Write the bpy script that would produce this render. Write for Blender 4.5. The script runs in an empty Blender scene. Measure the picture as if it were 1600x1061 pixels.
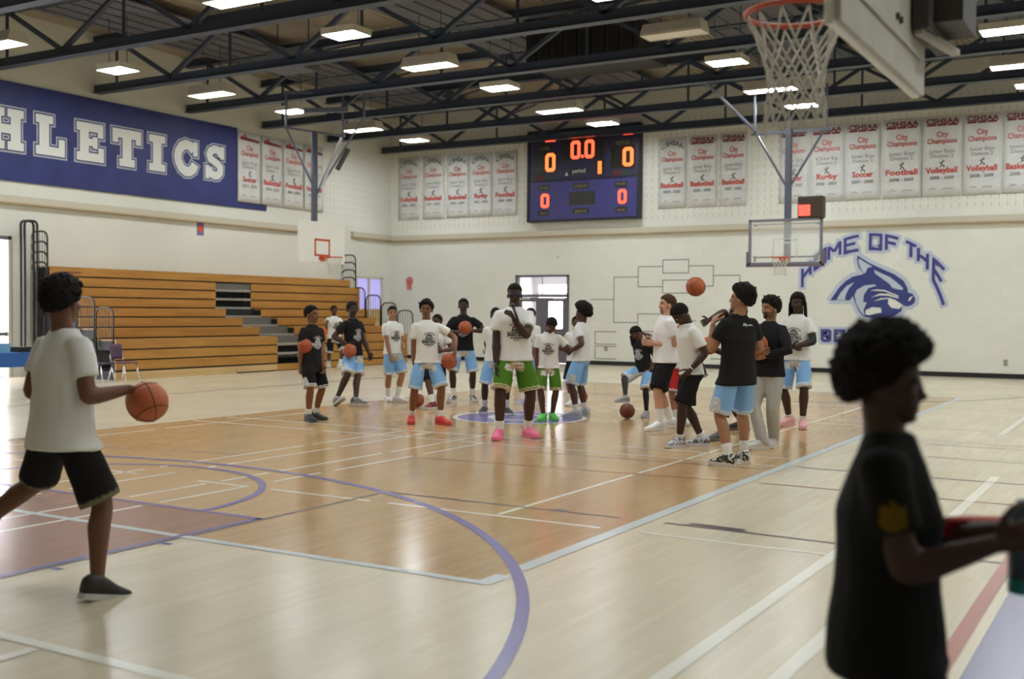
import bpy, bmesh, math, random
from mathutils import Vector, Matrix, noise
from mathutils.geometry import tessellate_polygon
from mathutils.bvhtree import BVHTree
random.seed(7)
scene = bpy.context.scene
COL = scene.collection
PI = math.pi
def rad(d): return d * PI / 180

# ------------------------------------------------------------------ camera
CAM_H = 1.65
F_PX = 1727.17
cd = bpy.data.cameras.new('camera')
cam = bpy.data.objects.new('camera', cd)
COL.objects.link(cam)
cd.sensor_width = 36.0
cd.lens = F_PX / 1600 * 36.0
cd.clip_start = 0.05
cd.clip_end = 200
yaw, pitch, roll = 0.534238315, 0.0241080305, -0.00766782944
_f = Vector((-math.sin(yaw), math.cos(yaw), 0))
_r = Vector((math.cos(yaw), math.sin(yaw), 0))
_d = Vector((0, 0, -1))
f2 = _f * math.cos(pitch) + _d * math.sin(pitch)
d2 = _d * math.cos(pitch) - _f * math.sin(pitch)
r3 = _r * math.cos(roll) + d2 * math.sin(roll)
d3 = d2 * math.cos(roll) - _r * math.sin(roll)
m = Matrix.Identity(4)
for i in range(3):
    m[i][0] = r3[i]
    m[i][1] = -d3[i]
    m[i][2] = -f2[i]
m[2][3] = CAM_H
cam.matrix_world = m
cd.dof.use_dof = True
cd.dof.focus_distance = 11.5
cd.dof.aperture_fstop = 1.7
scene.camera = cam

# ------------------------------------------------------------------ world and exposure
w = bpy.data.worlds.new('world')
scene.world = w
w.use_nodes = True
w.node_tree.nodes['Background'].inputs[0].default_value = (0.8, 0.85, 1, 1)
w.node_tree.nodes['Background'].inputs[1].default_value = 0.3
vs = scene.view_settings
vs.view_transform = 'Standard'
vs.look = 'None'
vs.exposure = 1.18
vs.gamma = 1.0
vs.use_curve_mapping = False
LAMP_STRENGTH = 30.0
LAMP_SOFT = 9.0
DAYLIGHT = 3.5
cy = scene.cycles
cy.use_denoising = True
cy.max_bounces = 8
cy.diffuse_bounces = 4
cy.glossy_bounces = 4
cy.transmission_bounces = 6
cy.transparent_max_bounces = 10
cy.sample_clamp_indirect = 6
cy.caustics_reflective = False
cy.caustics_refractive = False

# ------------------------------------------------------------------ materials
def mat(name, color, rough=0.6, metal=0.0, emit=None, strength=0, coat=0, alpha=1.0, trans=0.0, spec=0.5):
    M = bpy.data.materials.new(name)
    M.use_nodes = True
    b = M.node_tree.nodes['Principled BSDF']
    b.inputs['Base Color'].default_value = (*color, 1)
    b.inputs['Roughness'].default_value = rough
    b.inputs['Metallic'].default_value = metal
    b.inputs['Specular IOR Level'].default_value = spec
    if emit:
        b.inputs['Emission Color'].default_value = (*emit, 1)
        b.inputs['Emission Strength'].default_value = strength
    if coat:
        b.inputs['Coat Weight'].default_value = coat
        b.inputs['Coat Roughness'].default_value = 0.08
    if trans:
        b.inputs['Transmission Weight'].default_value = trans
    b.inputs['Alpha'].default_value = alpha
    return M
def nd(M, t, **kw):
    n = M.node_tree.nodes.new(t)
    for k, v in kw.items():
        setattr(n, k, v)
    return n
def lk(M, a, b): M.node_tree.links.new(a, b)
def bs(M): return M.node_tree.nodes['Principled BSDF']
def mix(M, fac, a, b):
    n = nd(M, 'ShaderNodeMix', data_type='RGBA')
    for sock, v in ((n.inputs[0], fac), (n.inputs[6], a), (n.inputs[7], b)):
        if hasattr(v, 'links'): lk(M, v, sock)
        else: sock.default_value = v if not isinstance(v, tuple) else (*v, 1)
    return n.outputs[2]
def noisy(M, c1, c2, scale=3.0, detail=4, vec=None, lo=0.35, hi=0.65):
    tc = nd(M, 'ShaderNodeTexCoord')
    n = nd(M, 'ShaderNodeTexNoise')
    n.inputs['Scale'].default_value = scale
    n.inputs['Detail'].default_value = detail
    mp = nd(M, 'ShaderNodeMapping')
    if vec: mp.inputs['Scale'].default_value = vec
    lk(M, tc.outputs['Object'], mp.inputs[0])
    lk(M, mp.outputs[0], n.inputs[0])
    mr = nd(M, 'ShaderNodeMapRange')
    mr.inputs[1].default_value = lo
    mr.inputs[2].default_value = hi
    lk(M, n.outputs[0], mr.inputs[0])
    o = mix(M, mr.outputs[0], c1, c2)
    lk(M, o, bs(M).inputs['Base Color'])
    return o, n, mp
def bump(M, src, s=0.3, d=0.01):
    b = nd(M, 'ShaderNodeBump')
    b.inputs['Strength'].default_value = s
    b.inputs['Distance'].default_value = d
    lk(M, src, b.inputs['Height'])
    lk(M, b.outputs[0], bs(M).inputs['Normal'])
def attr_mat(name, rough, spec=0.4):
    M = mat(name, (1, 1, 1), rough, spec=spec)
    a = nd(M, 'ShaderNodeVertexColor', layer_name='Col')
    lk(M, a.outputs[0], bs(M).inputs['Base Color'])
    return M

def floor_mat(name, c1, c2, rough):
    M = mat(name, c1, rough, spec=0.5)
    tc = nd(M, 'ShaderNodeTexCoord')
    mp = nd(M, 'ShaderNodeMapping')
    mp.inputs['Rotation'].default_value = (0, 0, PI / 2)
    lk(M, tc.outputs['Object'], mp.inputs[0])
    br = nd(M, 'ShaderNodeTexBrick', offset=0.37, offset_frequency=2)
    br.inputs['Scale'].default_value = 1.0
    br.inputs['Brick Width'].default_value = 0.62
    br.inputs['Row Height'].default_value = 0.057
    br.inputs['Mortar Size'].default_value = 0.0006
    br.inputs['Mortar Smooth'].default_value = 0.3
    br.inputs['Color1'].default_value = (*c1, 1)
    br.inputs['Color2'].default_value = (*c2, 1)
    br.inputs['Mortar'].default_value = (*[x * 0.72 for x in c2], 1)
    lk(M, mp.outputs[0], br.inputs[0])
    n = nd(M, 'ShaderNodeTexNoise')
    n.inputs['Scale'].default_value = 1.1
    n.inputs['Detail'].default_value = 5
    mp2 = nd(M, 'ShaderNodeMapping')
    mp2.inputs['Scale'].default_value = (2.2, 0.45, 1)
    lk(M, tc.outputs['Object'], mp2.inputs[0])
    lk(M, mp2.outputs[0], n.inputs[0])
    mr = nd(M, 'ShaderNodeMapRange')
    mr.inputs[1].default_value = 0.3
    mr.inputs[2].default_value = 0.75
    mr.inputs[3].default_value = 0.0
    mr.inputs[4].default_value = 0.28
    lk(M, n.outputs[0], mr.inputs[0])
    o = mix(M, mr.outputs[0], br.outputs[0], tuple(x * 0.82 for x in c2))
    lk(M, o, bs(M).inputs['Base Color'])
    n2 = nd(M, 'ShaderNodeTexNoise')
    n2.inputs['Scale'].default_value = 0.6
    lk(M, tc.outputs['Object'], n2.inputs[0])
    mr2 = nd(M, 'ShaderNodeMapRange')
    mr2.inputs[3].default_value = rough - 0.05
    mr2.inputs[4].default_value = rough + 0.08
    lk(M, n2.outputs[0], mr2.inputs[0])
    lk(M, mr2.outputs[0], bs(M).inputs['Roughness'])
    return M
def block_mat(name, c1, c2, rot):
    M = mat(name, c1, 0.75, spec=0.25)
    o, n, mp = noisy(M, c1, c2, 0.5, 4)
    tc = nd(M, 'ShaderNodeTexCoord')
    m3 = nd(M, 'ShaderNodeMapping')
    m3.inputs['Rotation'].default_value = rot
    lk(M, tc.outputs['Object'], m3.inputs[0])
    br = nd(M, 'ShaderNodeTexBrick')
    br.inputs['Scale'].default_value = 1.0
    br.inputs['Brick Width'].default_value = 0.4
    br.inputs['Row Height'].default_value = 0.2
    br.inputs['Mortar Size'].default_value = 0.005
    br.inputs['Color1'].default_value = (1, 1, 1, 1)
    br.inputs['Color2'].default_value = (0.97, 0.97, 0.97, 1)
    br.inputs['Mortar'].default_value = (0.93, 0.93, 0.92, 1)
    lk(M, m3.outputs[0], br.inputs[0])
    mm = nd(M, 'ShaderNodeMix', data_type='RGBA', blend_type='MULTIPLY')
    mm.inputs[0].default_value = 1
    lk(M, o, mm.inputs[6])
    lk(M, br.outputs[0], mm.inputs[7])
    lk(M, mm.outputs[2], bs(M).inputs['Base Color'])
    bump(M, br.outputs[0], 0.25, 0.004)
    return M

CREAM1, CREAM2 = (0.79, 0.785, 0.715), (0.75, 0.745, 0.675)
M_wall_y = block_mat('painted_block_far', CREAM1, CREAM2, (PI / 2, 0, 0))
M_wall_x = block_mat('painted_block_side', CREAM1, CREAM2, (PI / 2, 0, PI / 2))
M_floor = floor_mat('maple_floor', (0.70, 0.625, 0.465), (0.65, 0.57, 0.415), 0.22)
M_stain = floor_mat('stained_maple', (0.56, 0.365, 0.175), (0.485, 0.305, 0.14), 0.16)
M_key = floor_mat('key_stain', (0.34, 0.17, 0.115), (0.30, 0.15, 0.10), 0.2)
M_blue_floor = mat('blue_floor_paint', (0.13, 0.12, 0.27), 0.25)
M_line_white = mat('white_line', (0.80, 0.78, 0.68), 0.25)
M_line_pale = mat('pale_blue_line', (0.55, 0.60, 0.60), 0.25)
M_line_blue = mat('blue_line', (0.17, 0.14, 0.36), 0.25)
M_line_black = mat('black_line', (0.10, 0.07, 0.075), 0.3)
M_line_red = mat('red_line', (0.36, 0.09, 0.06), 0.3)
M_line_mauve = mat('mauve_line', (0.26, 0.12, 0.20), 0.3)
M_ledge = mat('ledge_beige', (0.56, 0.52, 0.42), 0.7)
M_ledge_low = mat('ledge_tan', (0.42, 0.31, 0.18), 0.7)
M_base = mat('black_base', (0.012, 0.011, 0.012), 0.4)
M_steel = mat('truss_steel', (0.036, 0.050, 0.080), 0.45)
M_deck = mat('roof_deck', (0.36, 0.31, 0.24), 0.6)
M_panel = mat('grey_ceiling_panel', (0.12, 0.12, 0.135), 0.75)
M_dark = mat('dark_duct', (0.025, 0.025, 0.028), 0.7)
M_fixture = mat('fixture_housing', (0.62, 0.58, 0.48), 0.5)
M_lamp = mat('lamp_diffuser', (1, 1, 1), 0.5, emit=(0.92, 0.985, 1.0), strength=LAMP_STRENGTH)
M_lamp2 = mat('tube_diffuser', (1, 1, 1), 0.5, emit=(1.0, 0.98, 0.90), strength=LAMP_SOFT)
M_lamp_off = mat('unlit_diffuser', (0.75, 0.74, 0.68), 0.5)
M_navy = mat('banner_navy', (0.02, 0.028, 0.145), 0.55)
noisy(M_navy, (0.016, 0.024, 0.125), (0.025, 0.032, 0.165), 1.4)
M_letter_w = mat('letter_white', (0.70, 0.70, 0.66), 0.6)
M_letter_g = mat('letter_outline_grey', (0.42, 0.44, 0.46), 0.6)
M_logo_navy = mat('logo_navy', (0.035, 0.048, 0.21), 0.6)
M_logo_type = mat('logo_type_purple', (0.055, 0.048, 0.24), 0.6)
M_logo_pale = mat('logo_pale_blue', (0.50, 0.55, 0.65), 0.6)
M_logo_white = mat('logo_white', (0.74, 0.74, 0.70), 0.6)
M_banner = mat('banner_cloth', (0.66, 0.66, 0.645), 0.8)
noisy(M_banner, (0.68, 0.68, 0.66), (0.60, 0.605, 0.60), 2.0)
M_ink_red = mat('ink_red', (0.58, 0.09, 0.075), 0.7)
M_ink_dark = mat('ink_dark', (0.13, 0.13, 0.14), 0.7)
M_ink_maroon = mat('ink_maroon', (0.20, 0.025, 0.03), 0.7)
M_ink_grey = mat('ink_grey', (0.34, 0.34, 0.35), 0.7)
M_sb_top = mat('scoreboard_top', (0.024, 0.022, 0.062), 0.4)
M_sb = mat('scoreboard_blue', (0.045, 0.042, 0.185), 0.4)
M_sb_frame = mat('scoreboard_frame', (0.012, 0.011, 0.022), 0.5)
M_sb_win = mat('scoreboard_window', (0.020, 0.018, 0.014), 0.3)
M_led = mat('led_red', (0.1, 0, 0), 0.5, emit=(1.0, 0.075, 0.03), strength=1.5)
M_led2 = mat('led_orange', (0.1, 0, 0), 0.5, emit=(1.0, 0.13, 0.03), strength=1.5)
M_led_dim = mat('led_dim_red', (0.12, 0.01, 0.01), 0.5)
M_led_green = mat('led_dim_green', (0.01, 0.06, 0.025), 0.5)
M_sb_ink = mat('scoreboard_amber_ink', (0.22, 0.17, 0.08), 0.6)
M_sb_white = mat('scoreboard_white_ink', (0.55, 0.55, 0.50), 0.6)
M_oak = mat('bleacher_wood', (0.44, 0.215, 0.042), 0.4)
noisy(M_oak, (0.50, 0.25, 0.050), (0.41, 0.19, 0.034), 2.2, 6, (1.5, 0.35, 5))
M_oak_pale = mat('bleacher_pale_wood', (0.62, 0.43, 0.20), 0.45)
noisy(M_oak_pale, (0.66, 0.46, 0.22), (0.56, 0.37, 0.16), 2.0, 6, (1.5, 0.35, 5))
M_tread = mat('tread_grey', (0.36, 0.33, 0.28), 0.55)
M_riser = mat('aisle_riser_grey', (0.16, 0.145, 0.125), 0.7)
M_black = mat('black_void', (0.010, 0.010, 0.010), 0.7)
M_rail = mat('black_rail', (0.018, 0.016, 0.018), 0.4)
M_rail_red = mat('maroon_rail', (0.22, 0.05, 0.05), 0.5)
M_orange = mat('rim_orange', (0.62, 0.10, 0.03), 0.35)
M_rim = mat('near_rim_red', (0.50, 0.075, 0.03), 0.4)
M_net = mat('net_cord', (0.66, 0.64, 0.57), 0.85)
M_board_back = mat('board_cream', (0.56, 0.54, 0.45), 0.6)
noisy(M_board_back, (0.58, 0.56, 0.47), (0.52, 0.50, 0.42), 5)
M_board_edge = mat('board_edge', (0.52, 0.50, 0.42), 0.6)
M_board_white = mat('board_white', (0.84, 0.83, 0.77), 0.4)
M_frame_grey = mat('backboard_frame', (0.20, 0.20, 0.25), 0.5)
M_pad = mat('backboard_padding', (0.17, 0.135, 0.17), 0.7)
M_pole = mat('hoop_pole', (0.105, 0.115, 0.16), 0.4)
M_pole_light = mat('hoop_brace_bright', (0.55, 0.56, 0.60), 0.35)
M_glass = mat('board_glass', (0.90, 0.95, 0.93), 0.05, alpha=0.22)
M_target = mat('board_target', (0.66, 0.70, 0.70), 0.5)
M_bolt = mat('dark_bolt', (0.06, 0.055, 0.05), 0.6)
M_brown = mat('shot_clock_case', (0.055, 0.035, 0.022), 0.5)
M_clock_led = mat('shot_clock_led', (0.2, 0, 0), 0.5, emit=(1.0, 0.06, 0.035), strength=1.5)
M_door = mat('door_grey_violet', (0.135, 0.125, 0.155), 0.5)
M_daylight = mat('daylight_beyond_glass', (0.9, 0.9, 0.9), 0.5, emit=(0.93, 0.92, 1.0), strength=DAYLIGHT)
M_lobby = mat('lobby_wall', (0.70, 0.70, 0.74), 0.6)
M_pane = mat('door_glass', (0.93, 0.95, 0.97), 0.03, alpha=0.12)
M_pinkred = mat('wall_bell_red', (0.62, 0.16, 0.15), 0.5)
M_purple = mat('chair_purple', (0.085, 0.04, 0.09), 0.4)
M_chrome = mat('chrome', (0.75, 0.75, 0.78), 0.18, metal=1.0)
M_plate = mat('wall_plate', (0.42, 0.41, 0.38), 0.5)
M_cone = mat('cone_orange', (0.80, 0.10, 0.025), 0.5)
M_teal = mat('bottle_teal', (0.01, 0.24, 0.27), 0.35)
M_greyblue = mat('bottle_grey_blue', (0.07, 0.10, 0.12), 0.4)
M_redcloth = mat('red_bib', (0.42, 0.03, 0.03), 0.85)
M_bluecloth = mat('blue_tablecloth', (0.02, 0.10, 0.36), 0.7)
M_lightblue = mat('pale_blue_box', (0.18, 0.42, 0.62), 0.6)
M_mic = mat('black_microphone', (0.015, 0.015, 0.016), 0.4)
M_ink_black = mat('print_black', (0.035, 0.035, 0.035), 0.9)
M_ink_white = mat('print_white', (0.62, 0.62, 0.66), 0.9)
M_tape = mat('bracket_tape', (0.16, 0.15, 0.14), 0.7)
def ball_mat(name, c1, c2):
    M = mat(name, c1, 0.55)
    o, n, mp = noisy(M, c1, c2, 4, 3)
    v = nd(M, 'ShaderNodeTexVoronoi')
    v.inputs['Scale'].default_value = 260
    tc = nd(M, 'ShaderNodeTexCoord')
    lk(M, tc.outputs['Object'], v.inputs[0])
    bump(M, v.outputs[0], 0.35, 0.001)
    return M
M_ball = ball_mat('ball_orange', (0.47, 0.115, 0.035), (0.39, 0.085, 0.027))
M_ball_dark = ball_mat('ball_brown', (0.20, 0.050, 0.028), (0.16, 0.04, 0.024))
M_seam = mat('ball_seam', (0.035, 0.014, 0.009), 0.7)
M_eye_w = mat('eye_white', (0.34, 0.32, 0.30), 0.3)
M_eye_d = mat('eye_iris', (0.02, 0.012, 0.008), 0.15)

# ------------------------------------------------------------------ object helpers
def setp(o, label=None, cat=None, group=None, kind=None):
    if label: o['label'] = label
    if cat: o['category'] = cat
    if group: o['group'] = group
    if kind: o['kind'] = kind
    return o
def empty(name, loc=(0, 0, 0), rz=0, label=None, cat=None, group=None):
    o = bpy.data.objects.new(name, None)
    COL.objects.link(o)
    o.location = loc
    o.rotation_euler = (0, 0, rz)
    o.empty_display_size = 0.1
    return setp(o, label, cat, group)
def link(name, me, mats, parent=None, smooth=False, loc=None, rot=None):
    o = bpy.data.objects.new(name, me)
    COL.objects.link(o)
    if mats is not None:
        me.materials.clear()
        for x in (mats if isinstance(mats, (list, tuple)) else [mats]):
            me.materials.append(x)
    if smooth:
        me.polygons.foreach_set('use_smooth', [True] * len(me.polygons))
    if parent: o.parent = parent
    if loc: o.location = loc
    if rot: o.rotation_euler = rot
    return o
def build(name, bm, mats, parent=None, smooth=False, loc=None, rot=None):
    me = bpy.data.meshes.new(name)
    bm.normal_update()
    bm.to_mesh(me)
    bm.free()
    return link(name, me, mats, parent, smooth, loc, rot)
def share(name, src, parent=None, loc=None, rot=None):
    o = bpy.data.objects.new(name, src.data)
    COL.objects.link(o)
    o.parent = parent
    if loc: o.location = loc
    if rot: o.rotation_euler = rot
    return o
def BM(): return bmesh.new()
def box(bm, a, b, mi=0, M=None):
    x0, y0, z0 = a
    x1, y1, z1 = b
    P = [(x0, y0, z0), (x1, y0, z0), (x1, y1, z0), (x0, y1, z0), (x0, y0, z1), (x1, y0, z1), (x1, y1, z1), (x0, y1, z1)]
    v = [bm.verts.new(M @ Vector(p) if M else p) for p in P]
    for q in ((0, 3, 2, 1), (4, 5, 6, 7), (0, 1, 5, 4), (1, 2, 6, 5), (2, 3, 7, 6), (3, 0, 4, 7)):
        f = bm.faces.new([v[i] for i in q])
        f.material_index = mi
    return v
def bar(bm, p, q, w, h=None, up=(0, 0, 1), mi=0):
    """rectangular bar from p to q; w across, h along the up side"""
    h = h or w
    p, q = Vector(p), Vector(q)
    t = (q - p).normalized()
    u = Vector(up)
    s = t.cross(u)
    if s.length < 1e-4: s = t.cross(Vector((1, 0, 0)))
    s.normalize()
    u = s.cross(t)
    vs_ = []
    for c in (p, q):
        for a, b in ((-1, -1), (1, -1), (1, 1), (-1, 1)):
            vs_.append(bm.verts.new(c + s * (a * w / 2) + u * (b * h / 2)))
    for f in ((0, 1, 2, 3), (7, 6, 5, 4), (0, 4, 5, 1), (1, 5, 6, 2), (2, 6, 7, 3), (3, 7, 4, 0)):
        x = bm.faces.new([vs_[i] for i in f])
        x.material_index = mi
def tube(bm, pts, r, n=8, closed=False, mi=0, cap=True):
    pts = [Vector(p) for p in pts]
    N = len(pts)
    rs = r if isinstance(r, (list, tuple)) else [r] * N
    rings = []
    t0 = (pts[1] - pts[0]).normalized()
    u = t0.orthogonal().normalized()
    for i in range(N):
        if closed: t = (pts[(i + 1) % N] - pts[i - 1]).normalized()
        elif i == 0: t = t0
        elif i == N - 1: t = (pts[-1] - pts[-2]).normalized()
        else: t = ((pts[i + 1] - pts[i]).normalized() + (pts[i] - pts[i - 1]).normalized()).normalized()
        u = (u - t * u.dot(t))
        if u.length < 1e-5: u = t.orthogonal()
        u.normalize()
        v = t.cross(u)
        rings.append([bm.verts.new(pts[i] + (u * math.cos(2 * PI * k / n) + v * math.sin(2 * PI * k / n)) * rs[i]) for k in range(n)])
    for i in range(N if closed else N - 1):
        A, B = rings[i], rings[(i + 1) % N]
        for k in range(n):
            f = bm.faces.new((A[k], A[(k + 1) % n], B[(k + 1) % n], B[k]))
            f.material_index = mi
    if not closed and cap:
        bm.faces.new(rings[0][::-1]).material_index = mi
        bm.faces.new(rings[-1]).material_index = mi
def loft(bm, rings, n=14, mi=0):
    """rings: (center, u vector, v vector) ellipses, closed at both ends"""
    R = []
    for c, u, v in rings:
        R.append([bm.verts.new(Vector(c) + Vector(u) * math.cos(2 * PI * k / n) + Vector(v) * math.sin(2 * PI * k / n)) for k in range(n)])
    for A, B in zip(R[:-1], R[1:]):
        for k in range(n):
            bm.faces.new((A[k], A[(k + 1) % n], B[(k + 1) % n], B[k])).material_index = mi
    bm.faces.new(R[0][::-1]).material_index = mi
    bm.faces.new(R[-1]).material_index = mi
def quad(bm, pts, mi=0):
    bm.faces.new([bm.verts.new(p) for p in pts]).material_index = mi
def prism(bm, pts, off, mi=0, sides=True):
    """flat polygon extruded by the vector off"""
    a = [bm.verts.new(p) for p in pts]
    b = [bm.verts.new(Vector(p) + Vector(off)) for p in pts]
    for tri in tessellate_polygon([[Vector(p) for p in pts]]):
        try: bm.faces.new([b[i] for i in tri]).material_index = mi
        except ValueError: pass
    if sides:
        n = len(a)
        for i in range(n):
            bm.faces.new((a[i], a[(i + 1) % n], b[(i + 1) % n], b[i])).material_index = mi
def bez(pts, n=6):
    """round the corners of a polyline"""
    pts = [Vector(p) for p in pts]
    out = [pts[0]]
    for a, b, c in zip(pts[:-2], pts[1:-1], pts[2:]):
        r = min((a - b).length, (c - b).length) * 0.35
        p0 = b + (a - b).normalized() * r
        p1 = b + (c - b).normalized() * r
        for i in range(n + 1):
            t = i / n
            out.append(p0 * (1 - t) ** 2 + b * 2 * t * (1 - t) + p1 * t * t)
    out.append(pts[-1])
    return out

# ------------------------------------------------------------------ lettering: glyph meshes from the built-in typeface, and stroke letters
_txt = {}
def text_geo(s, bold=0.0):
    """(verts2d, faces) with height of a capital = 1 and x centred"""
    k = (s, bold)
    if k in _txt: return _txt[k]
    cu = bpy.data.curves.new('t', 'FONT')
    cu.body = s
    cu.align_x = 'CENTER'
    cu.offset = bold
    cu.resolution_u = 2
    cu.fill_mode = 'FRONT'
    o = bpy.data.objects.new('t', cu)
    COL.objects.link(o)
    bpy.context.view_layer.update()
    me = bpy.data.meshes.new_from_object(o.evaluated_get(bpy.context.evaluated_depsgraph_get()))
    V = [(v.co.x / 0.69, v.co.y / 0.69) for v in me.vertices]
    F = [tuple(p.vertices) for p in me.polygons]
    bpy.data.objects.remove(o)
    bpy.data.curves.remove(cu)
    bpy.data.meshes.remove(me)
    _txt[k] = (V, F)
    return _txt[k]
def put_text(bm, s, origin, ux, uz, height, width=None, mi=0, bold=0.0, arc=0.0):
    """lettering on a plane: origin is the baseline centre"""
    V, F = text_geo(s, bold)
    if not V: return
    w_ = max(v[0] for v in V) - min(v[0] for v in V)
    sx = height if width is None else width / w_
    ux, uz, origin = Vector(ux), Vector(uz), Vector(origin)
    vs_ = []
    for x, y in V:
        X, Y = x * sx, y * height
        if arc: Y -= arc * (X / (w_ * sx / 2)) ** 2
        vs_.append(bm.verts.new(origin + ux * X + uz * Y))
    for f in F:
        try: bm.faces.new([vs_[i] for i in f]).material_index = mi
        except ValueError: pass
def stroke(bm, pts, w_, e, plane, mi=0, closed=False):
    """thick 2D polyline as quads; e = how far it is swelled; plane maps 2D to 3D"""
    n = len(pts)
    P = [Vector((p[0], p[1])) for p in pts]
    L, R = [], []
    for i in range(n):
        if closed: a, c = P[i - 1], P[(i + 1) % n]
        else: a, c = P[max(i - 1, 0)], P[min(i + 1, n - 1)]
        b = P[i]
        d1 = (b - a).normalized() if (b - a).length > 1e-6 else (c - b).normalized()
        d2_ = (c - b).normalized() if (c - b).length > 1e-6 else d1
        n1 = Vector((-d1.y, d1.x))
        n2 = Vector((-d2_.y, d2_.x))
        mm = (n1 + n2)
        mm = mm / max(mm.length_squared, 1.0) * 2
        ext = Vector((0, 0))
        if not closed and i == 0: ext = -d2_ * e
        if not closed and i == n - 1: ext = d1 * e
        h = w_ / 2 + e
        L.append(b + mm * h + ext)
        R.append(b - mm * h + ext)
    VL = [bm.verts.new(plane(p.x, p.y)) for p in L]
    VR = [bm.verts.new(plane(p.x, p.y)) for p in R]
    for i in range(n if closed else n - 1):
        j = (i + 1) % n
        f = bm.faces.new((VR[i], VR[j], VL[j], VL[i]))
        f.material_index = mi

# ================================================================== room shell
XL, XR, YN, YF, ZT = -24.0, 8.0, -6.0, 32.0, 8.78
b = BM()
box(b, (XL - .3, YN - .3, -.2), (XR + .3, YF + 4.5, 0))
floor = build('floor', b, M_floor)
setp(floor, kind='structure')
def patch(name, x0, y0, x1, y1, z, M):
    q = BM()
    box(q, (x0, y0, -0.01), (x1, y1, z))
    return build(name, q, M, floor)
patch('stained_court', -12.6, 5.69, -3.55, 23.7, 0.0010, M_stain)
patch('free_throw_lane', -11.05, 0.7, -6.17, 6.5, 0.0016, M_key)
patch('painted_apron', -0.78, 2.0, 2.6, 7.9, 0.0010, M_blue_floor)
LINE_Z = 0.0022
def seg(p, q, wd, M, z=LINE_Z):
    bb = BM()
    p, q = Vector((*p, 0)), Vector((*q, 0))
    s = (q - p).normalized().cross(Vector((0, 0, 1))) * wd / 2
    quad(bb, [p + s + Vector((0, 0, z)), q + s + Vector((0, 0, z)), q - s + Vector((0, 0, z)), p - s + Vector((0, 0, z))])
    return build('court_line', bb, M, floor)
def arcl(cx, cy_, r, a0, a1, wd, M, z=LINE_Z + .0008, n=64):
    bb = BM()
    prev = None
    for i in range(n + 1):
        a = rad(a0 + (a1 - a0) * i / n)
        cur = (bb.verts.new((cx + (r - wd / 2) * math.cos(a), cy_ + (r - wd / 2) * math.sin(a), z)),
               bb.verts.new((cx + (r + wd / 2) * math.cos(a), cy_ + (r + wd / 2) * math.sin(a), z)))
        if prev: bb.faces.new((prev[0], prev[1], cur[1], cur[0]))
        prev = cur
    return build('court_arc', bb, M, floor)
# pale blue volleyball rectangle
seg((-3.55, 5.655), (-3.55, 5.92), .11, M_line_pale, .0032)
seg((-3.55, 6.1), (-3.55, 23.75), .11, M_line_pale, .0032)
seg((-12.6, 5.69), (-3.5, 5.69), .075, M_line_pale, .0030)
seg((-12.6, 23.7), (-3.5, 23.7), .075, M_line_pale, .0030)
# main basketball court in blue
seg((-6.17, 0.7), (-6.17, 6.52), .055, M_line_blue, .0034)
seg((-11.05, 0.7), (-11.05, 6.52), .055, M_line_blue, .0034)
seg((-11.08, 6.5), (-6.14, 6.5), .055, M_line_blue, .0034)
for y in (3.2, 4.55, 5.45):
    seg((-6.15, y), (-6.0, y), .05, M_line_blue)
arcl(-8.6, 6.5, 1.8, 0, 180, .07, M_line_blue, .0038)
arcl(-8.6, 2.25, 6.33, -12, 192, .078, M_line_blue, .0038, 120)
arcl(-8.6, 26.6, 6.33, 160, 380, .06, M_line_blue, .0038, 120)
arcl(-8.75, 15.05, 0.50, 0, 360, .95, M_line_blue, .0026, 48)
arcl(-8.75, 15.05, 1.02, 0, 360, .07, M_line_white, .0042, 64)
arcl(-8.75, 15.05, 0.45, 0, 360, .12, M_line_pale, .0042, 64)
# badminton and other courts, white
for x0, x1 in ((-12.5, -9.7), (-9.4, -8.9), (-8.05, -7.38), (-7.1, -5.95), (-5.75, -3.72), (-3.38, -1.5)):
    seg((x0, 7.64), (x1, 7.64), .045, M_line_white)
for x, spans in ((-9.08, ((3.9, 6.35), (6.65, 7.9), (8.1, 8.25), (8.5, 10.35), (10.5, 12.45))),
                 (-8.64, ((3.9, 6.35), (6.65, 7.9), (8.35, 8.45), (8.6, 10.35), (10.5, 12.45))),
                 (-7.84, ((4.2, 6.4), (6.65, 7.55), (7.75, 8.4), (8.55, 10.3), (10.45, 12.45))),
                 (-7.40, ((4.2, 6.4), (6.6, 7.6), (8.0, 8.7), (8.9, 10.3), (10.5, 11.8))),
                 (-4.67, ((7.7, 10.35), (10.5, 11.7), (11.85, 12.9), (13.2, 21.0))),
                 (-12.0, ((6.0, 10.6), (10.8, 14.0)))):
    for y0, y1 in spans: seg((x, y0), (x, y1), .045, M_line_white)
for y, spans in ((11.82, ((-12.55, -10.2), (-10.0, -7.9), (-7.75, -3.65))), (12.5, ((-12.55, -9.2), (-9.0, -3.7))),
                 (16.9, ((-12.5, -8.0), (-7.8, -3.8))), (17.6, ((-12.5, -3.8),)), (20.3, ((-9, -2.4),))):
    for x0, x1 in spans: seg((x0, y), (x1, y), .045, M_line_white)
seg((-1.94, 2.0), (-1.94, 8.0), .085, M_line_white, .0028)
seg((-1.48, 2.0), (-1.48, 12.3), .085, M_line_white, .0028)
seg((-1.95, 16.6), (-1.95, 21.0), .085, M_line_white, .0028)
seg((-6.2, 3.47), (-3.0, 3.47), .075, M_line_white, .0028)
seg((-4.7, 2.2), (-4.7, 3.42), .075, M_line_white, .0028)
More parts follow.
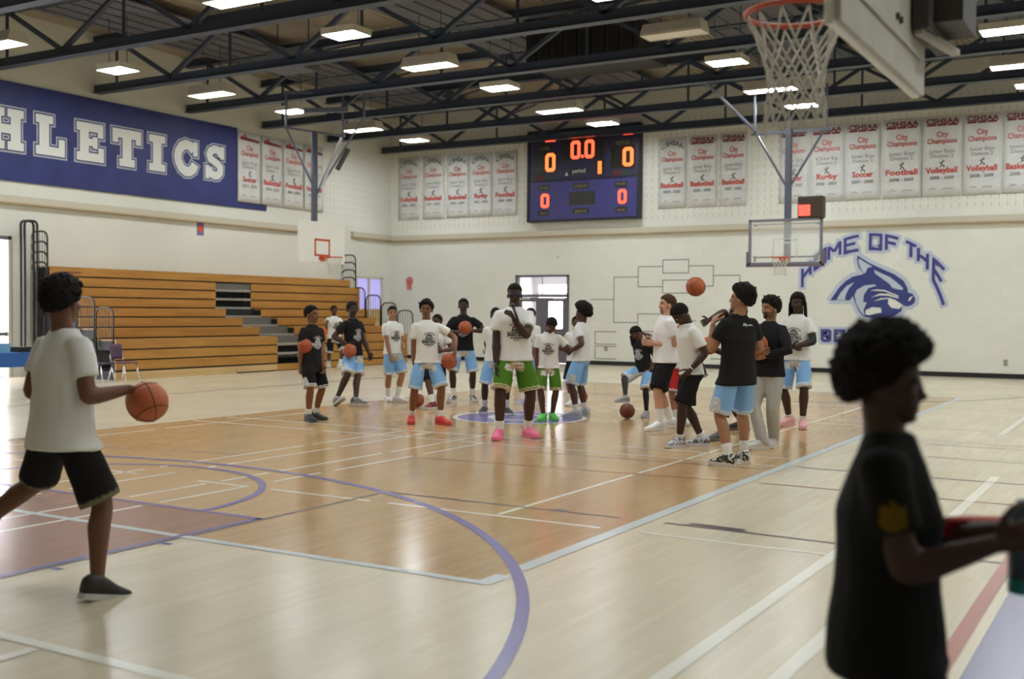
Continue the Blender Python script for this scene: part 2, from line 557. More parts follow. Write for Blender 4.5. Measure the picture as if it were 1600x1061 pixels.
# black, red and mauve lines
seg((-6.12, 4.2), (-6.12, 8.1), .04, M_line_black, .0026)
seg((-6.1, 8.1), (-3.75, 8.1), .04, M_line_black, .0026)
seg((-3.38, 8.1), (-0.9, 8.0), .04, M_line_black, .0026)
seg((-3.2, 8.16), (-2.74, 8.13), .12, M_line_black, .0024)
seg((-4.4, 8.16), (-4.28, 8.16), .06, M_line_black, .0024)
seg((-3.42, 11.87), (2.5, 11.87), .035, M_line_black, .0026)
seg((-6.5, 11.4), (-3.65, 11.5), .03, M_line_black, .0020)
seg((-3.42, 10.54), (2.5, 10.54), .035, M_line_red, .0026)
seg((-7.6, 10.2), (-3.65, 10.5), .03, M_line_red, .0020)
for y, M in ((13.6, M_line_black), (14.95, M_line_black), (15.4, M_line_mauve), (17.1, M_line_mauve), (21.3, M_line_black), (24.6, M_line_black)):
    seg((-3.4, y), (4.0, y), .022, M, .0026)
seg((-12.9, 8.6), (-9.2, 9.3), .02, M_line_mauve, .0020)
seg((-16.85, 11.0), (-16.85, 19.2), .06, M_line_mauve, .0026)
seg((-16.85, 19.2), (-16.85, 30.0), .06, M_line_blue, .0026)
seg((-0.88, 2.0), (-0.88, 13.5), .085, M_line_red, .0028)

# walls with their door openings
DX0, DX1, DZ = -18.80, -16.78, 2.91
b = BM()
box(b, (XL - .3, YF, 0), (DX0, YF + .3, 9.4))
box(b, (DX1, YF, 0), (XR + .3, YF + .3, 9.4))
box(b, (DX0, YF, DZ), (DX1, YF + .3, 9.4))
wall_far = setp(build('wall_far', b, M_wall_y), kind='structure')
b = BM()
for y0, y1, z0 in ((YN - .3, 13.2, 0), (13.2, 16.85, 3.4), (16.85, 29.95, 0), (29.95, 31.5, 2.88), (31.5, YF, 0)):
    box(b, (XL - .3, y0, z0), (XL, y1, 9.4))
wall_left = setp(build('wall_left', b, M_wall_x), kind='structure')
b = BM()
box(b, (XR, YN - .3, 0), (XR + .3, YF, 9.4))
setp(build('wall_right', b, M_wall_x), kind='structure')
b = BM()
box(b, (XL, YN - .3, 0), (XR, YN, 9.4))
setp(build('wall_near', b, M_wall_y), kind='structure')
# acoustic slots of the upper blocks (one joined part)
b = BM()
x = -23.7
while x < 1.0:
    for zz in (4.60, 4.83, 5.06, 5.29, 5.52, 5.75, 5.98, 6.21, 6.44, 6.67, 6.9, 7.13, 7.36, 7.59):
        box(b, (x, YF - .003, zz), (x + .022, YF + .01, zz + .13))
    x += 0.2
setp(build('acoustic_slots', b, M_ledge, wall_far), kind='stuff')
b = BM()
y = 27.4
while y < 31.9:
    for zz in (4.83, 5.06, 5.29, 5.52, 5.75, 5.98, 6.21, 6.44, 6.67, 6.9):
        box(b, (XL - .01, y, zz), (XL + .003, y + .022, zz + .13))
    y += 0.2
setp(build('acoustic_slots', b, M_ledge, wall_left), kind='stuff')
# ledges
def ledge(name, a, c):
    q = BM()
    box(q, a, c)
    o = setp(build(name, q, M_ledge), kind='structure')
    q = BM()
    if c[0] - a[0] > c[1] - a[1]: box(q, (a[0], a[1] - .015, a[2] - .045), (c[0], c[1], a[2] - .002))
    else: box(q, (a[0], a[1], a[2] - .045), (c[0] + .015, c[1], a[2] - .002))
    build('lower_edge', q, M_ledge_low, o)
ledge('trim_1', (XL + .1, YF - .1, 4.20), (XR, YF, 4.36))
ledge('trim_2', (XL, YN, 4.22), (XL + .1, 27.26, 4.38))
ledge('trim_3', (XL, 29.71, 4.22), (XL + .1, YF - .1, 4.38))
for nm, a, c in (('baseboard_far', (DX1 + .02, YF - .02, 0), (XR, YF, .13)), ('baseboard_far_left', (XL, YF - .02, 0), (DX0 - .02, YF, .13)), ('baseboard_right', (XR - .02, YN, 0), (XR, YF, .13))):
    b = BM()
    box(b, a, c)
    setp(build(nm, b, M_base), kind='structure')

# far double door with transom; a lit lobby beyond
door1 = empty('door_1', (-17.79, YF, 0))
setp(door1, kind='structure')
b = BM()
for a, c in (((-1.01, -.03, 0), (-.93, .12, 2.91)), ((.93, -.03, 0), (1.01, .12, 2.91)), ((-1.01, -.03, 2.84), (1.01, .12, 2.91)), ((-1.01, -.03, 2.17), (1.01, .12, 2.27))):
    box(b, a, c)
build('door_frame', b, M_door, door1)
b = BM()
box(b, (-.93, .03, 2.27), (.93, .045, 2.84))
tp = build('transom_pane', b, M_pane, door1)
b = BM()
box(b, (-.03, .02, 2.27), (.0, .06, 2.84))
build('transom_bar', b, M_fixture, tp)
for sx in (-1, 1):
    b = BM()
    x0, x1 = (.01, .92)
    for a, c in (((x0, 0, .01), (x0 + .22, .05, 2.16)), ((x1 - .15, 0, .01), (x1, .05, 2.16)), ((x0 + .22, 0, .01), (x1 - .15, .05, 1.14)), ((x0 + .22, 0, 2.03), (x1 - .15, .05, 2.16))):
        box(b, (min(sx * a[0], sx * c[0]), a[1], a[2]), (max(sx * a[0], sx * c[0]), c[1], c[2]))
    lf = build('door_leaf', b, M_door, door1)
    b = BM()
    box(b, (min(sx * .23, sx * .77), .02, 1.14), (max(sx * .23, sx * .77), .03, 2.03))
    build('pane', b, M_pane, lf)
    b = BM()
    box(b, (min(sx * .1, sx * .85), -.06, 1.0), (max(sx * .1, sx * .85), -.02, 1.05))
    build('push_bar', b, M_chrome, lf)
    b = BM()
    box(b, (min(sx * .45, sx * .85), -.05, 2.10), (max(sx * .45, sx * .85), -.01, 2.14))
    build('door_closer', b, M_fixture, lf)
b = BM()
box(b, (-20.3, 35.9, 0), (-14.3, 36.1, 3.2))
box(b, (-20.4, 32.3, 0), (-20.3, 36.1, 3.2))
box(b, (-14.3, 32.3, 0), (-14.2, 36.1, 3.2))
box(b, (-20.4, 32.3, 3.2), (-14.2, 36.1, 3.3))
setp(build('wall_lobby', b, M_lobby), kind='structure')
win = empty('window_1', (-19.0, 35.88, 0))
setp(win, kind='structure')
b = BM()
box(b, (-1.1, 0, .15), (1.75, .01, 2.7))
build('pane', b, M_daylight, win)
b = BM()
for xx in (-1.14, .35, 1.72): box(b, (xx, -.04, .1), (xx + .06, .0, 2.75))
for zz in (.1, 2.35, 2.7): box(b, (-1.14, -.04, zz), (1.78, 0, zz + .05))
build('window_frame', b, M_fixture, win)
# side doors at the far end of the left wall
door2 = setp(empty('door_2', (XL, 30.72, 0)), kind='structure')
b = BM()
for a, c in (((-.1, -.77, 0), (.04, -.69, 2.88)), ((-.1, .69, 0), (.04, .77, 2.88)), ((-.1, -.77, 2.8), (.04, .77, 2.88)), ((-.1, -.04, 0), (.02, .04, 2.8))):
    box(b, a, c)
build('door_frame', b, M_fixture, door2)
for y0, y1 in ((-.69, -.04), (.04, .69)):
    b = BM()
    box(b, (-.07, y0, 0), (-.03, y1, 1.75))
    lf = build('door_leaf', b, M_oak_pale, door2)
    b = BM()
    box(b, (-.06, y0, 1.75), (-.04, y1, 2.8))
    build('pane', b, mat('violet_pane', (.28, .25, .5), .2, emit=(.45, .42, .85), strength=.35), door2)
# wide bright opening on the left wall beside the bleachers
win2 = setp(empty('window_2', (XL, 15.0, 0)), kind='structure')
b = BM()
box(b, (-.16, -1.7, .05), (-.12, 1.75, 3.35))
build('pane', b, M_daylight, win2)
for yy in (-1.78, -.6, .55, 1.72):
    b = BM()
    box(b, (-.2, yy, 0), (.03, yy + .09, 3.4))
    build('mullion', b, M_fixture, win2)
b = BM()
box(b, (-.2, -1.78, 1.0), (0, 1.8, 1.09))
box(b, (-.2, -1.78, 3.31), (.03, 1.8, 3.4))
build('rail', b, M_door, win2)

# ------------------------------------------------------------------ roof deck, grey panels
b = BM()
xx, pitch_ = XL - .3, 0.155
prof = []
while xx < XR + .3:
    prof += [(xx, ZT), (xx + .055, ZT), (xx + .075, ZT + .045), (xx + .135, ZT + .045)]
    xx += pitch_
va = [b.verts.new((p[0], YN - .3, p[1])) for p in prof]
vb = [b.verts.new((p[0], YF + .3, p[1])) for p in prof]
for i in range(len(prof) - 1): b.faces.new((va[i], vb[i], vb[i + 1], va[i + 1]))
ceiling = setp(build('ceiling', b, M_deck), kind='structure')
b = BM()
box(b, (XL - .3, YN - .3, ZT + .06), (XR + .3, YF + .3, ZT + .2))
build('roof_board', b, M_deck, ceiling)
TY = [6.85, 9.95, 13.05, 16.15, 19.25, 22.35, 25.4, 28.45, 31.4]
LX = [-21.2, -14.4, -8.5, -2.85, 3.2]
for i in range(1, len(TY)):
    for cx in LX:
        b = BM()
        box(b, (cx - 1.25, TY[i - 1] + .2, 8.50), (cx + 1.25, TY[i] - .2, 8.53))
        for k in range(-2, 3): box(b, (cx + k * .5 - .02, TY[i - 1] + .2, 8.47), (cx + k * .5 + .02, TY[i] - .2, 8.50))
        build('ceiling_panel', b, M_panel, ceiling)

# ------------------------------------------------------------------ roof trusses
CHORD_Z, TOP_Z = 7.34, 8.60
def chord(x0, x1, z, hgt, wd):
    q = BM()
    box(q, (x0, -wd / 2, z - hgt / 2), (x1, wd / 2, z - hgt / 2 + .02))
    box(q, (x0, -.05, z - hgt / 2 + .02), (x1, -.02, z + hgt / 2))
    box(q, (x0, .02, z - hgt / 2 + .02), (x1, .05, z + hgt / 2))
    return q
ord_ = ['nearest', 'second', 'third', 'fourth', 'fifth', 'sixth', 'seventh', 'eighth']
t0 = None
seen = [y_ for y_ in TY if y_ > 12]
for j, ty in enumerate(seen):
    far_i = len(seen) - j
    lab = 'dark steel roof truss crossing above the scoreboard wall, closest to the banners' if far_i == 1 else \
        'dark steel roof truss, %s one out from the scoreboard wall' % ('second third fourth fifth sixth seventh'.split()[far_i - 2])
    T = empty('roof_truss', (0, ty, 0), 0, lab, 'roof truss', 'steel trusses under the roof deck')
    if t0 is None:
        c1 = build('bottom_chord', chord(-23.95, XR, CHORD_Z, .22, .25), M_steel, T)
        c2 = build('top_chord', chord(-24.0, XR, TOP_Z, .22, .25), M_steel, T)
        protos = []
        for dx in (-1.97, 1.97):
            q = BM()
            bar(q, (0, 0, CHORD_Z + .06), (dx, 0, TOP_Z - .08), .10, .09)
            protos.append(q)
        webs = []
        k = 0
        x0 = -21.2
        first = {}
        while x0 + 3.95 * k < XR:
            xn = x0 + 3.95 * k
            for s_, q in zip((0, 1), protos):
                if s_ not in first:
                    first[s_] = build('web_brace', q, M_steel, T, loc=(xn, 0, 0))
                    webs.append(first[s_])
                else: webs.append(share('web_brace', first[s_], T, (xn, 0, 0)))
            k += 1
        q = BM()
        bar(q, (0, 0, CHORD_Z + .06), (0, 0, TOP_Z - .08), .05, .05, (1, 0, 0))
        vp = build('web_post', q, M_steel, T, loc=(x0 - 1.97, 0, 0))
        posts = [vp]
        for k in range(1, 8): posts.append(share('web_post', vp, T, (x0 - 1.97 + 3.95 * k, 0, 0)))
        t0 = T
    else:
        for c in list(t0.children): 
            o = share(c.name.split('.')[0], c, T, c.location.copy())
# bridging bars running along the room between the trusses
q = BM()
bar(q, (0, 0, CHORD_Z + .06), (0, 3.08, TOP_Z - .1), .05, .04)
br0 = None
for i, ty in enumerate(TY[2:-1]):
    for cx in (-17.6, -9.9, -5.6):
        lab = 'thin dark bridging bar slanting between %s trusses, %s' % (('nearest', 'second nearest', 'middle', 'fourth', 'fifth', 'last')[min(i, 5)] + ' pair of',
              {-17.6: 'on the bleacher side', -9.9: 'over the court centre', -5.6: 'on the mural side'}[cx])
        if br0 is None:
            br0 = build('bridging_bar', q, M_steel, None, loc=(cx, ty, 0))
            o = br0
        else: o = share('bridging_bar', br0, None, (cx, ty, 0))
        setp(o, lab, 'bridging bar', 'bridging bars between the trusses')
# dark square unit above the court
b = BM()
box(b, (-13.45, 23.3, 7.62), (-10.5, 25.0, 8.45))
uh = build('ventilation_unit', b, M_dark, None)
setp(uh, 'dark boxy ventilation unit hung between trusses above the scoreboard', 'ventilation unit')
b = BM()
for k in range(8): box(b, (-13.4 + k * .36, 23.27, 7.7), (-13.15 + k * .36, 23.3, 8.35))
build('grille', b, M_black, uh)
# small grey heater on the left side
hv = empty('unit_heater', (-18.6, 20.75, 7.75), 0, 'small pale grey heater box hung behind a truss over the bleachers', 'heater')
b = BM()
box(b, (-.55, -.35, -.2), (.55, .35, .28))
build('heater_body', b, M_panel, hv)
b = BM()
box(b, (-.5, -.38, -.16), (.5, -.35, .0))
build('louvre', b, M_black, hv)
b = BM()
for sx in (-.5, .5): bar(b, (sx, 0, .28), (sx, 0, 1.04), .025)
build('hanger', b, M_steel, hv)

# ------------------------------------------------------------------ ceiling lights
LY = [(5.6, 1), (8.6, 0), (11.6, 1), (14.6, 0), (17.65, 1), (20.6, 0), (23.65, 1), (26.8, 0), (29.5, 1)]
colname = {-21.2: 'above the bleachers', -14.4: 'in the scoreboard column', -8.5: 'in the court centre column', -2.85: 'in the near mural column', 3.2: 'along the right wall'}
lp = {}
for r_, (ly, bright) in enumerate(LY):
    for cx in LX:
        off = (cx == -8.5 and abs(ly - 20.6) < .1)
        kind = 'off' if off else ('bright' if bright else 'soft')
        nth = ['', 'farthest', 'second farthest', 'third farthest', 'fourth farthest', 'fifth farthest', 'sixth farthest', 'seventh farthest', 'eighth farthest', 'ninth farthest'][len(LY) - r_]
        word = {'off': 'unlit cream box ceiling light', 'bright': 'glaring white high-bay ceiling light', 'soft': 'cream box ceiling light with a softer glow'}[kind]
        L_ = empty('ceiling_light', (cx, ly, 7.28 if bright else 7.22), 0, '%s, %s, %s row' % (word, colname[cx], nth), 'ceiling light', 'lights hanging from the roof')
        if kind not in lp:
            hx, hy, hh = (.42, .30, .09) if bright else (.64, .25, .20)
            b = BM()
            vs_ = box(b, (-hx, -hy, 0), (hx, hy, hh))
            if not bright:
                for v in vs_[4:]: v.co.y *= .7; v.co.x *= .95
            for e0, e1, f0, f1 in ((-hx, hx, -hy, -hy + .018), (-hx, hx, hy - .018, hy), (-hx, -hx + .018, -hy, hy), (hx - .018, hx, -hy, hy)): box(b, (e0, f0, -.045), (e1, f1, .001))  # skirt added to keep the diffuser's light off the upper walls
            h_ = build('housing', b, M_fixture, L_)
            b = BM()
            box(b, (-hx + .02, -hy + .02, -.03), (hx - .02, hy - .02, -.001))
            d_ = build('diffuser', b, {'off': M_lamp_off, 'bright': M_lamp, 'soft': M_lamp2}[kind], L_)
            b = BM()
            for sx in (-.3, .3): bar(b, (sx, 0, hh), (sx, 0, 1.2), .012)
            g_ = build('hanger', b, M_steel, L_)
            lp[kind] = (h_, d_, g_)
        else:
            for c in lp[kind]: share(c.name.split('.')[0], c, L_)

# ------------------------------------------------------------------ scoreboard
sb = empty('scoreboard', (-16.23, YF, 0), 0, 'large navy blue electronic scoreboard with glowing red digits on the far wall', 'scoreboard')
SX, SY = -16.23, -.25
def sbox(name, x0, z0, x1, z1, d0, d1, M, parent=sb):
    q = BM()
    box(q, (min(x0, x1) - SX, -d1, min(z0, z1)), (max(x0, x1) - SX, -d0, max(z0, z1)))
    return build(name, q, M, parent)
sbox('upper_panel', -18.16, 5.98, -14.29, 7.62, 0, .25, M_sb_top)
sbox('lower_panel', -18.18, 4.70, -14.27, 5.95, 0, .25, M_sb)
fr = BM()
for a in ((-18.22, 4.64, -14.23, 4.70), (-18.22, 5.94, -14.23, 5.99), (-18.24, 4.64, -18.16, 7.62), (-14.29, 4.64, -14.22, 7.62)):
    box(fr, (a[0] - SX, -.28, a[1]), (a[2] - SX, 0, a[3]))
build('cabinet_frame', fr, M_sb_frame, sb)
WIN = dict(home=(-17.98, 6.22, -17.12, 6.92), clock=(-16.98, 6.55, -15.45, 7.28), away=(-15.2, 6.22, -14.36, 6.92), per=(-15.75, 6.05, -15.42, 6.53))
for k, (x0, z0, x1, z1) in WIN.items(): sbox('display_window', x0, z0, x1, z1, .25, .258, M_sb_win)
sbox('display_window', -16.68, 5.13, -15.75, 5.56, .25, .258, M_sb_win)
for x0, z0, x1, z1 in ((-16.54, 5.65, -15.96, 5.84), (-16.54, 4.85, -15.96, 5.03), (-17.82, 5.65, -17.41, 5.84), (-17.83, 4.84, -17.42, 5.02), (-15.04, 5.63, -14.63, 5.82), (-15.03, 4.84, -14.63, 5.02), (-16.6, 6.12, -16.05, 6.33), (-17.84, 6.93, -17.36, 7.13), (-15.12, 6.90, -14.5, 7.13)):
    sbox('label_plate', x0, z0, x1, z1, .25, .257, M_sb_win)
def digit(ch, x0, z0, x1, z1, M):
    """bulb digit in the scoreboard face, seven segments drawn as one rounded stroke"""
    wd = (x1 - x0)
    t = wd * .30
    bb = BM()
    pl = lambda x, z: Vector((x - SX, -.264, z))
    a, c, d, e = x0 + t / 2, x1 - t / 2, z0 + t / 2, z1 - t / 2
    k = t * .45
    if ch == '0': stroke(bb, [(a + k, d), (c - k, d), (c, d + k), (c, e - k), (c - k, e), (a + k, e), (a, e - k), (a, d + k)], t, 0, pl, closed=True)
    if ch == '1': stroke(bb, [((x0 + x1) / 2, z0), ((x0 + x1) / 2, z1)], wd * .85, 0, pl)
    if ch == '.': stroke(bb, [(x0, (z0 + z1) / 2), (x1, (z0 + z1) / 2)], z1 - z0, 0, pl)
    return build('led_digit', bb, M, sb)
digit('0', -17.56, 6.26, -17.19, 6.86, M_led2)
digit('0', -16.63, 6.61, -16.28, 7.2, M_led)
digit('0', -16.13, 6.61, -15.78, 7.2, M_led)
digit('.', -16.25, 6.64, -16.16, 6.73, M_led)
digit('0', -14.79, 6.27, -14.42, 6.87, M_led2)
digit('1', -15.66, 6.09, -15.51, 6.49, M_led2)
digit('0', -17.72, 5.09, -17.41, 5.55, M_led)
digit('0', -14.94, 5.11, -14.64, 5.56, M_led)
sbox('led_bar', -17.57, 7.24, -17.2, 7.32, .25, .262, M_led)
sbox('led_bar', -16.6, 7.3, -15.8, 7.37, .25, .262, M_led)
sbox('led_bar', -14.78, 7.26, -14.45, 7.34, .25, .262, M_led)
for x0, M in ((-17.88, M_led_dim), (-17.56, M_led_green), (-15.1, M_led_dim), (-14.8, M_led_green)):
    sbox('indicator', x0, 6.02, x0 + .28, 6.14, .25, .258, M)
def sbtext(s, xc, zb, hgt, width, M):
    bb = BM()
    put_text(bb, s, (xc - SX, -.262, zb), (1, 0, 0), (0, 0, 1), hgt, width, bold=.01)
    build('lettering', bb, M, sb)
sbtext('HOME', -17.6, 6.97, .12, .38, M_sb_ink)
sbtext('VISITOR', -14.81, 6.96, .12, .5, M_sb_ink)
sbtext('period', -16.33, 6.17, .13, .46, M_sb_white)
sbtext('player', -16.25, 5.70, .11, .48, M_sb_ink)
sbtext('game', -16.25, 4.90, .10, .42, M_sb_ink)
for x_ in (-17.61, -14.83):
    sbtext('fouls', x_, 5.70, .10, .32, M_sb_ink)
    sbtext('won', x_, 4.88, .10, .28, M_sb_ink)
bb = BM()
prism(bb, [(-16.83 - SX, -.25, 6.1), (-16.72 - SX, -.25, 6.1), (-16.775 - SX, -.25, 6.22)], (0, -.012, 0))
build('arrow_lamp', bb, M_sb_white, sb)

# ------------------------------------------------------------------ championship banners
def hang_banner(name, org, ux, wd, z0, z1, arch, sport, line1, years, label, tag_red=False, division='Division 2', group='championship banners on the scoreboard wall'):
    """org: wall point at the middle of the top edge; ux: reading direction; the cloth stands off the wall"""
    ux = Vector(ux)
    nrm = ux.cross(Vector((0, 0, 1)))
    org = Vector((org[0], org[1], 0)) + nrm * .03
    B = empty(name, (org.x, org.y, 0), 0, label, 'banner', group)
    bb = BM()
    n = 6
    rows = []
    for iz in range(9):
        z = z0 + (z1 - z0) * iz / 8
        rows.append([bb.verts.new(ux * (wd * (i / n - .5)) + nrm * (.006 * math.sin(i * 2.1 + iz * .8)) + Vector((0, 0, z))) for i in range(n + 1)])
    for A, C in zip(rows[:-1], rows[1:]):
        for i in range(n): bb.faces.new((A[i], A[i + 1], C[i + 1], C[i]))
    cl = build('cloth', bb, M_banner, B, True)
    sm = cl.modifiers.new('thickness', 'SOLIDIFY')
    sm.thickness = .008
    bb = BM()
    bar(bb, ux * (-wd / 2 - .005) + Vector((0, 0, z1)), ux * (wd / 2 + .005) + Vector((0, 0, z1)), .025)
    build('top_rod', bb, M_ledge, B)
    H_ = z1 - z0
    lift = nrm * .018
    def T(s, v, hgt, width, M, arc=0, bold=.012):
        q = BM()
        put_text(q, s, lift + Vector((0, 0, z0 + H_ * v)), ux, (0, 0, 1), hgt, width * wd, bold=bold, arc=arc)
        build('lettering', q, M, B)
    if arch == 'arch': T('CSHSAA', .895, .15, .80, M_ink_dark, .16, .02)
    elif arch == 'red':
        T('CSHSAA', .915, .13, .84, M_ink_maroon, 0, .03)
        q = BM()
        for k in range(3): box(q, tuple(ux * (-.4 * wd + k * .27 * wd) + lift * .8 + Vector((0, 0, z0 + H_ * .885))), tuple(ux * (-.4 * wd + k * .27 * wd + .24 * wd) + lift + Vector((0, 0, z0 + H_ * .91))))
        build('ribbon', q, M_ink_maroon, B)
    else:
        q = BM()
        pl = lambda u, v: lift + ux * (u * wd) + Vector((0, 0, z0 + H_ * v))
        prism(q, [pl(-.42, .885), pl(.42, .87), pl(.42, .905), pl(-.12, .925), pl(-.22, .97), pl(-.33, .93), pl(-.42, .93)], nrm * .004)
        build('ribbon', q, M_ink_maroon, B)
        q = BM()
        prism(q, [pl(-.34, .925), pl(-.16, .92), pl(-.24, .975)], nrm * .008)
        build('emblem', q, M_ink_red, B)
    T('City', .745, .15, .30, M_ink_red)
    T('Champions', .665, .14, .76, M_ink_red)
    T(line1, .545, .10, .66, M_ink_grey)
    T(division, .485, .10, .58, M_ink_grey)
    q = BM()      # small running figure
    pl2 = lambda u, v: lift + ux * u + Vector((0, 0, z0 + H_ * .405 + v))
    for pts in ([(-.04, -.09), (-.01, -.02), (.01, .06)], [(.0, -.02), (.06, -.05), (.05, -.1)], [(-.06, .03), (.01, .05), (.07, .08)], [(.015, .085), (.03, .11)]):
        stroke(q, pts, .028, 0, pl2)
    build('emblem', q, M_ink_dark, B)
    T(sport, .295, .15, .82 if len(sport) > 7 else .6, M_ink_red, 0, .03)
    T(years, .215, .085, .62, M_ink_dark)
    q = BM()
    for pts in ([(-.28, 0), (-.2, .05), (-.12, .0)], [(.02, .01), (.12, .03), (.25, .01)]): stroke(q, pts, .02, 0, lambda u, v: lift + ux * (u * wd / .9) + Vector((0, 0, z0 + H_ * .085 + v)))
    build('small_print', q, M_ink_grey, B)
far_b = [(-23.66, -22.74, 'arch', 'Volleyball', 'Junior Girls', '2001 - 2002'), (-22.61, -21.71, 'arch', 'Basketball', 'Junior Boys', '2001 - 2002'),
         (-21.6, -20.68, 'arch', 'Basketball', 'Senior Girls', '2003 - 2004'), (-20.63, -19.75, 'arch', 'Rugby', 'Senior Boys', '2003 - 2004'),
         (-19.68, -18.76, 'arch', 'Football', 'Senior Boys', '2004 - 2005'), (-13.67, -12.76, 'arch', 'Basketball', 'Junior Girls', '2004 - 2005'),
         (-12.69, -11.77, 'red', 'Basketball', 'Junior Boys', '2005 - 2006'), (-11.67, -10.83, 'red', 'Basketball', 'Senior Boys', '2005 - 2006'),
         (-9.85, -9.0, 'red', 'Soccer', 'Junior Girls', '2006 - 2007'), (-8.96, -7.98, 'red', 'Rugby', 'Girls', '2006 - 2007'),
         (-7.94, -6.98, 'red', 'Soccer', 'Senior Boys', '2007 - 2008'), (-6.92, -5.88, 'red', 'Football', 'Junior Boys', '2008 - 2009'),
         (-5.85, -4.84, 'red', 'Volleyball', 'Junior Boys', '2008 - 2009'), (-4.80, -3.86, 'red', 'Volleyball', 'Senior Boys', '2008 - 2009'),
         (-3.82, -2.85, 'red', 'Basketball', 'Senior Girls', '2008 - 2009')]
blab = ['banner in the far corner, black arched heading and red Volleyball lettering', 'Basketball banner, second from the far left corner', 'Basketball banner in the middle of the five left of the scoreboard',
        'white Rugby banner with arched black heading left of the scoreboard', 'white Football banner directly left of the scoreboard', 'white Basketball banner with arched black heading directly right of the scoreboard',
        'Basketball banner with maroon heading, second to the right of the scoreboard', 'Basketball banner with maroon heading, third to the right of the scoreboard',
        'Soccer banner half hidden behind the far hoop pole', 'Rugby banner to the right of the far hoop pole', 'Soccer banner between the Rugby and Football banners', 'white Football banner with maroon heading right of the far hoop',
        'Volleyball banner for junior boys next to the Football banner', 'Volleyball banner for senior boys with maroon heading', 'Basketball banner cut off by the right edge of the photo']
for (x0, x1, arch, sport, l1, yrs), lab in zip(far_b, blab):
    hang_banner('championship_banner', ((x0 + x1) / 2, YF), (1, 0, 0), x1 - x0, 4.92, 7.08 if x0 > -22 else 7.12, arch, sport, l1, yrs, 'tall ' + lab, division='Division 1' if arch == 'arch' and x0 < -21 else 'Division 2')
left_b = [(24.32, 25.27, 'Soccer', 'Junior Boys', '2017 - 2018', 'closest to the ATHLETICS banner'), (25.33, 26.24, 'Basketball', 'Senior Girls', '2018 - 2019', 'second along the side wall'),
          (26.30, 27.22, 'Football', 'Senior', '2021 - 2022', 'third along the side wall'), (27.28, 28.2, 'Volleyball', 'Senior Boys', '2022 - 2023', 'behind the side hoop pole')]
for y0, y1, sport, l1, yrs, lab in left_b:
    hang_banner('championship_banner', (XL + .03, (y0 + y1) / 2), (0, 1, 0), y1 - y0, 4.92, 7.02, 'tag', sport, l1, yrs, 'white %s banner with maroon ribbon, %s' % (sport, lab), division='Division 2', group='championship banners on the side wall')

# ------------------------------------------------------------------ ATHLETICS banner on the side wall
ab = empty('school_banner', (XL, 0, 0), 0, 'long navy blue ATHLETICS banner with white slab letters on the side wall', 'banner')
b = BM()
box(b, (.015, 8.5, 4.73), (.045, 24.3, 7.10))
build('cloth', b, M_navy, ab)
b = BM()
box(b, (.004, 24.3, 4.73), (.028, 25.58, 4.93))
build('lower_strip', b, M_navy, ab)
s = .22      # serif and stroke proportions on a unit-high letter
def slab(x0, x1, y): return [(x0, y), (x1, y)]
LET = {
 'A': (1.0, [([(.10, .09), (.46, .95)], .24), ([(.90, .09), (.54, .95)], .24), ([(.25, .36), (.75, .36)], .15), ([(.0, .09), (.36, .09)], .18), ([(.64, .09), (1.0, .09)], .18), ([(.34, .91), (.66, .91)], .18)]),
 'T': (.92, [([(.46, .0), (.46, 1)], .28), ([(.0, .89), (.92, .89)], .22), ([(.08, .64), (.08, 1)], .16), ([(.84, .64), (.84, 1)], .16), ([(.22, .09), (.70, .09)], .18)]),
 'H': (1.0, [([(.22, 0), (.22, 1)], .26), ([(.78, 0), (.78, 1)], .26), ([(.3, .5), (.7, .5)], .20), ([(0, .09), (.44, .09)], .18), ([(.56, .09), (1, .09)], .18), ([(0, .91), (.44, .91)], .18), ([(.56, .91), (1, .91)], .18)]),
 'L': (.86, [([(.24, 0), (.24, 1)], .27), ([(0, .91), (.5, .91)], .18), ([(0, .1), (.86, .1)], .20), ([(.78, 0), (.78, .42)], .16)]),
 'E': (.88, [([(.24, 0), (.24, 1)], .27), ([(0, .1), (.88, .1)], .20), ([(0, .9), (.86, .9)], .20), ([(.8, 0), (.8, .36)], .16), ([(.78, .66), (.78, 1)], .16), ([(.3, .5), (.62, .5)], .17), ([(.6, .36), (.6, .64)], .13)]),
 'I': (.5, [([(.25, 0), (.25, 1)], .28), ([(0, .09), (.5, .09)], .18), ([(0, .91), (.5, .91)], .18)]),
 'C': (.92, [([(.80, .34), (.74, .20), (.60, .11), (.45, .10), (.29, .19), (.18, .36), (.15, .52), (.19, .68), (.30, .83), (.46, .90), (.62, .87), (.74, .76)], .25), ([(.82, .60), (.82, 1)], .15)]),
 'S': (.84, [([(.70, .72), (.66, .83), (.54, .90), (.38, .90), (.23, .83), (.17, .72), (.22, .60), (.40, .53), (.56, .46), (.67, .36), (.66, .22), (.55, .12), (.40, .10), (.25, .15), (.15, .30)], .23), ([(.08, 0), (.08, .38)], .14), ([(.75, .64), (.75, 1)], .14)]),
}
ext = [('A', 13.5, 14.72), ('T', 14.85, 15.95), ('H', 16.1, 17.2), ('L', 17.39, 18.36), ('E', 18.57, 19.55), ('T', 19.68, 20.77), ('I', 20.9, 21.6), ('C', 21.75, 22.82), ('S', 22.94, 23.84)]
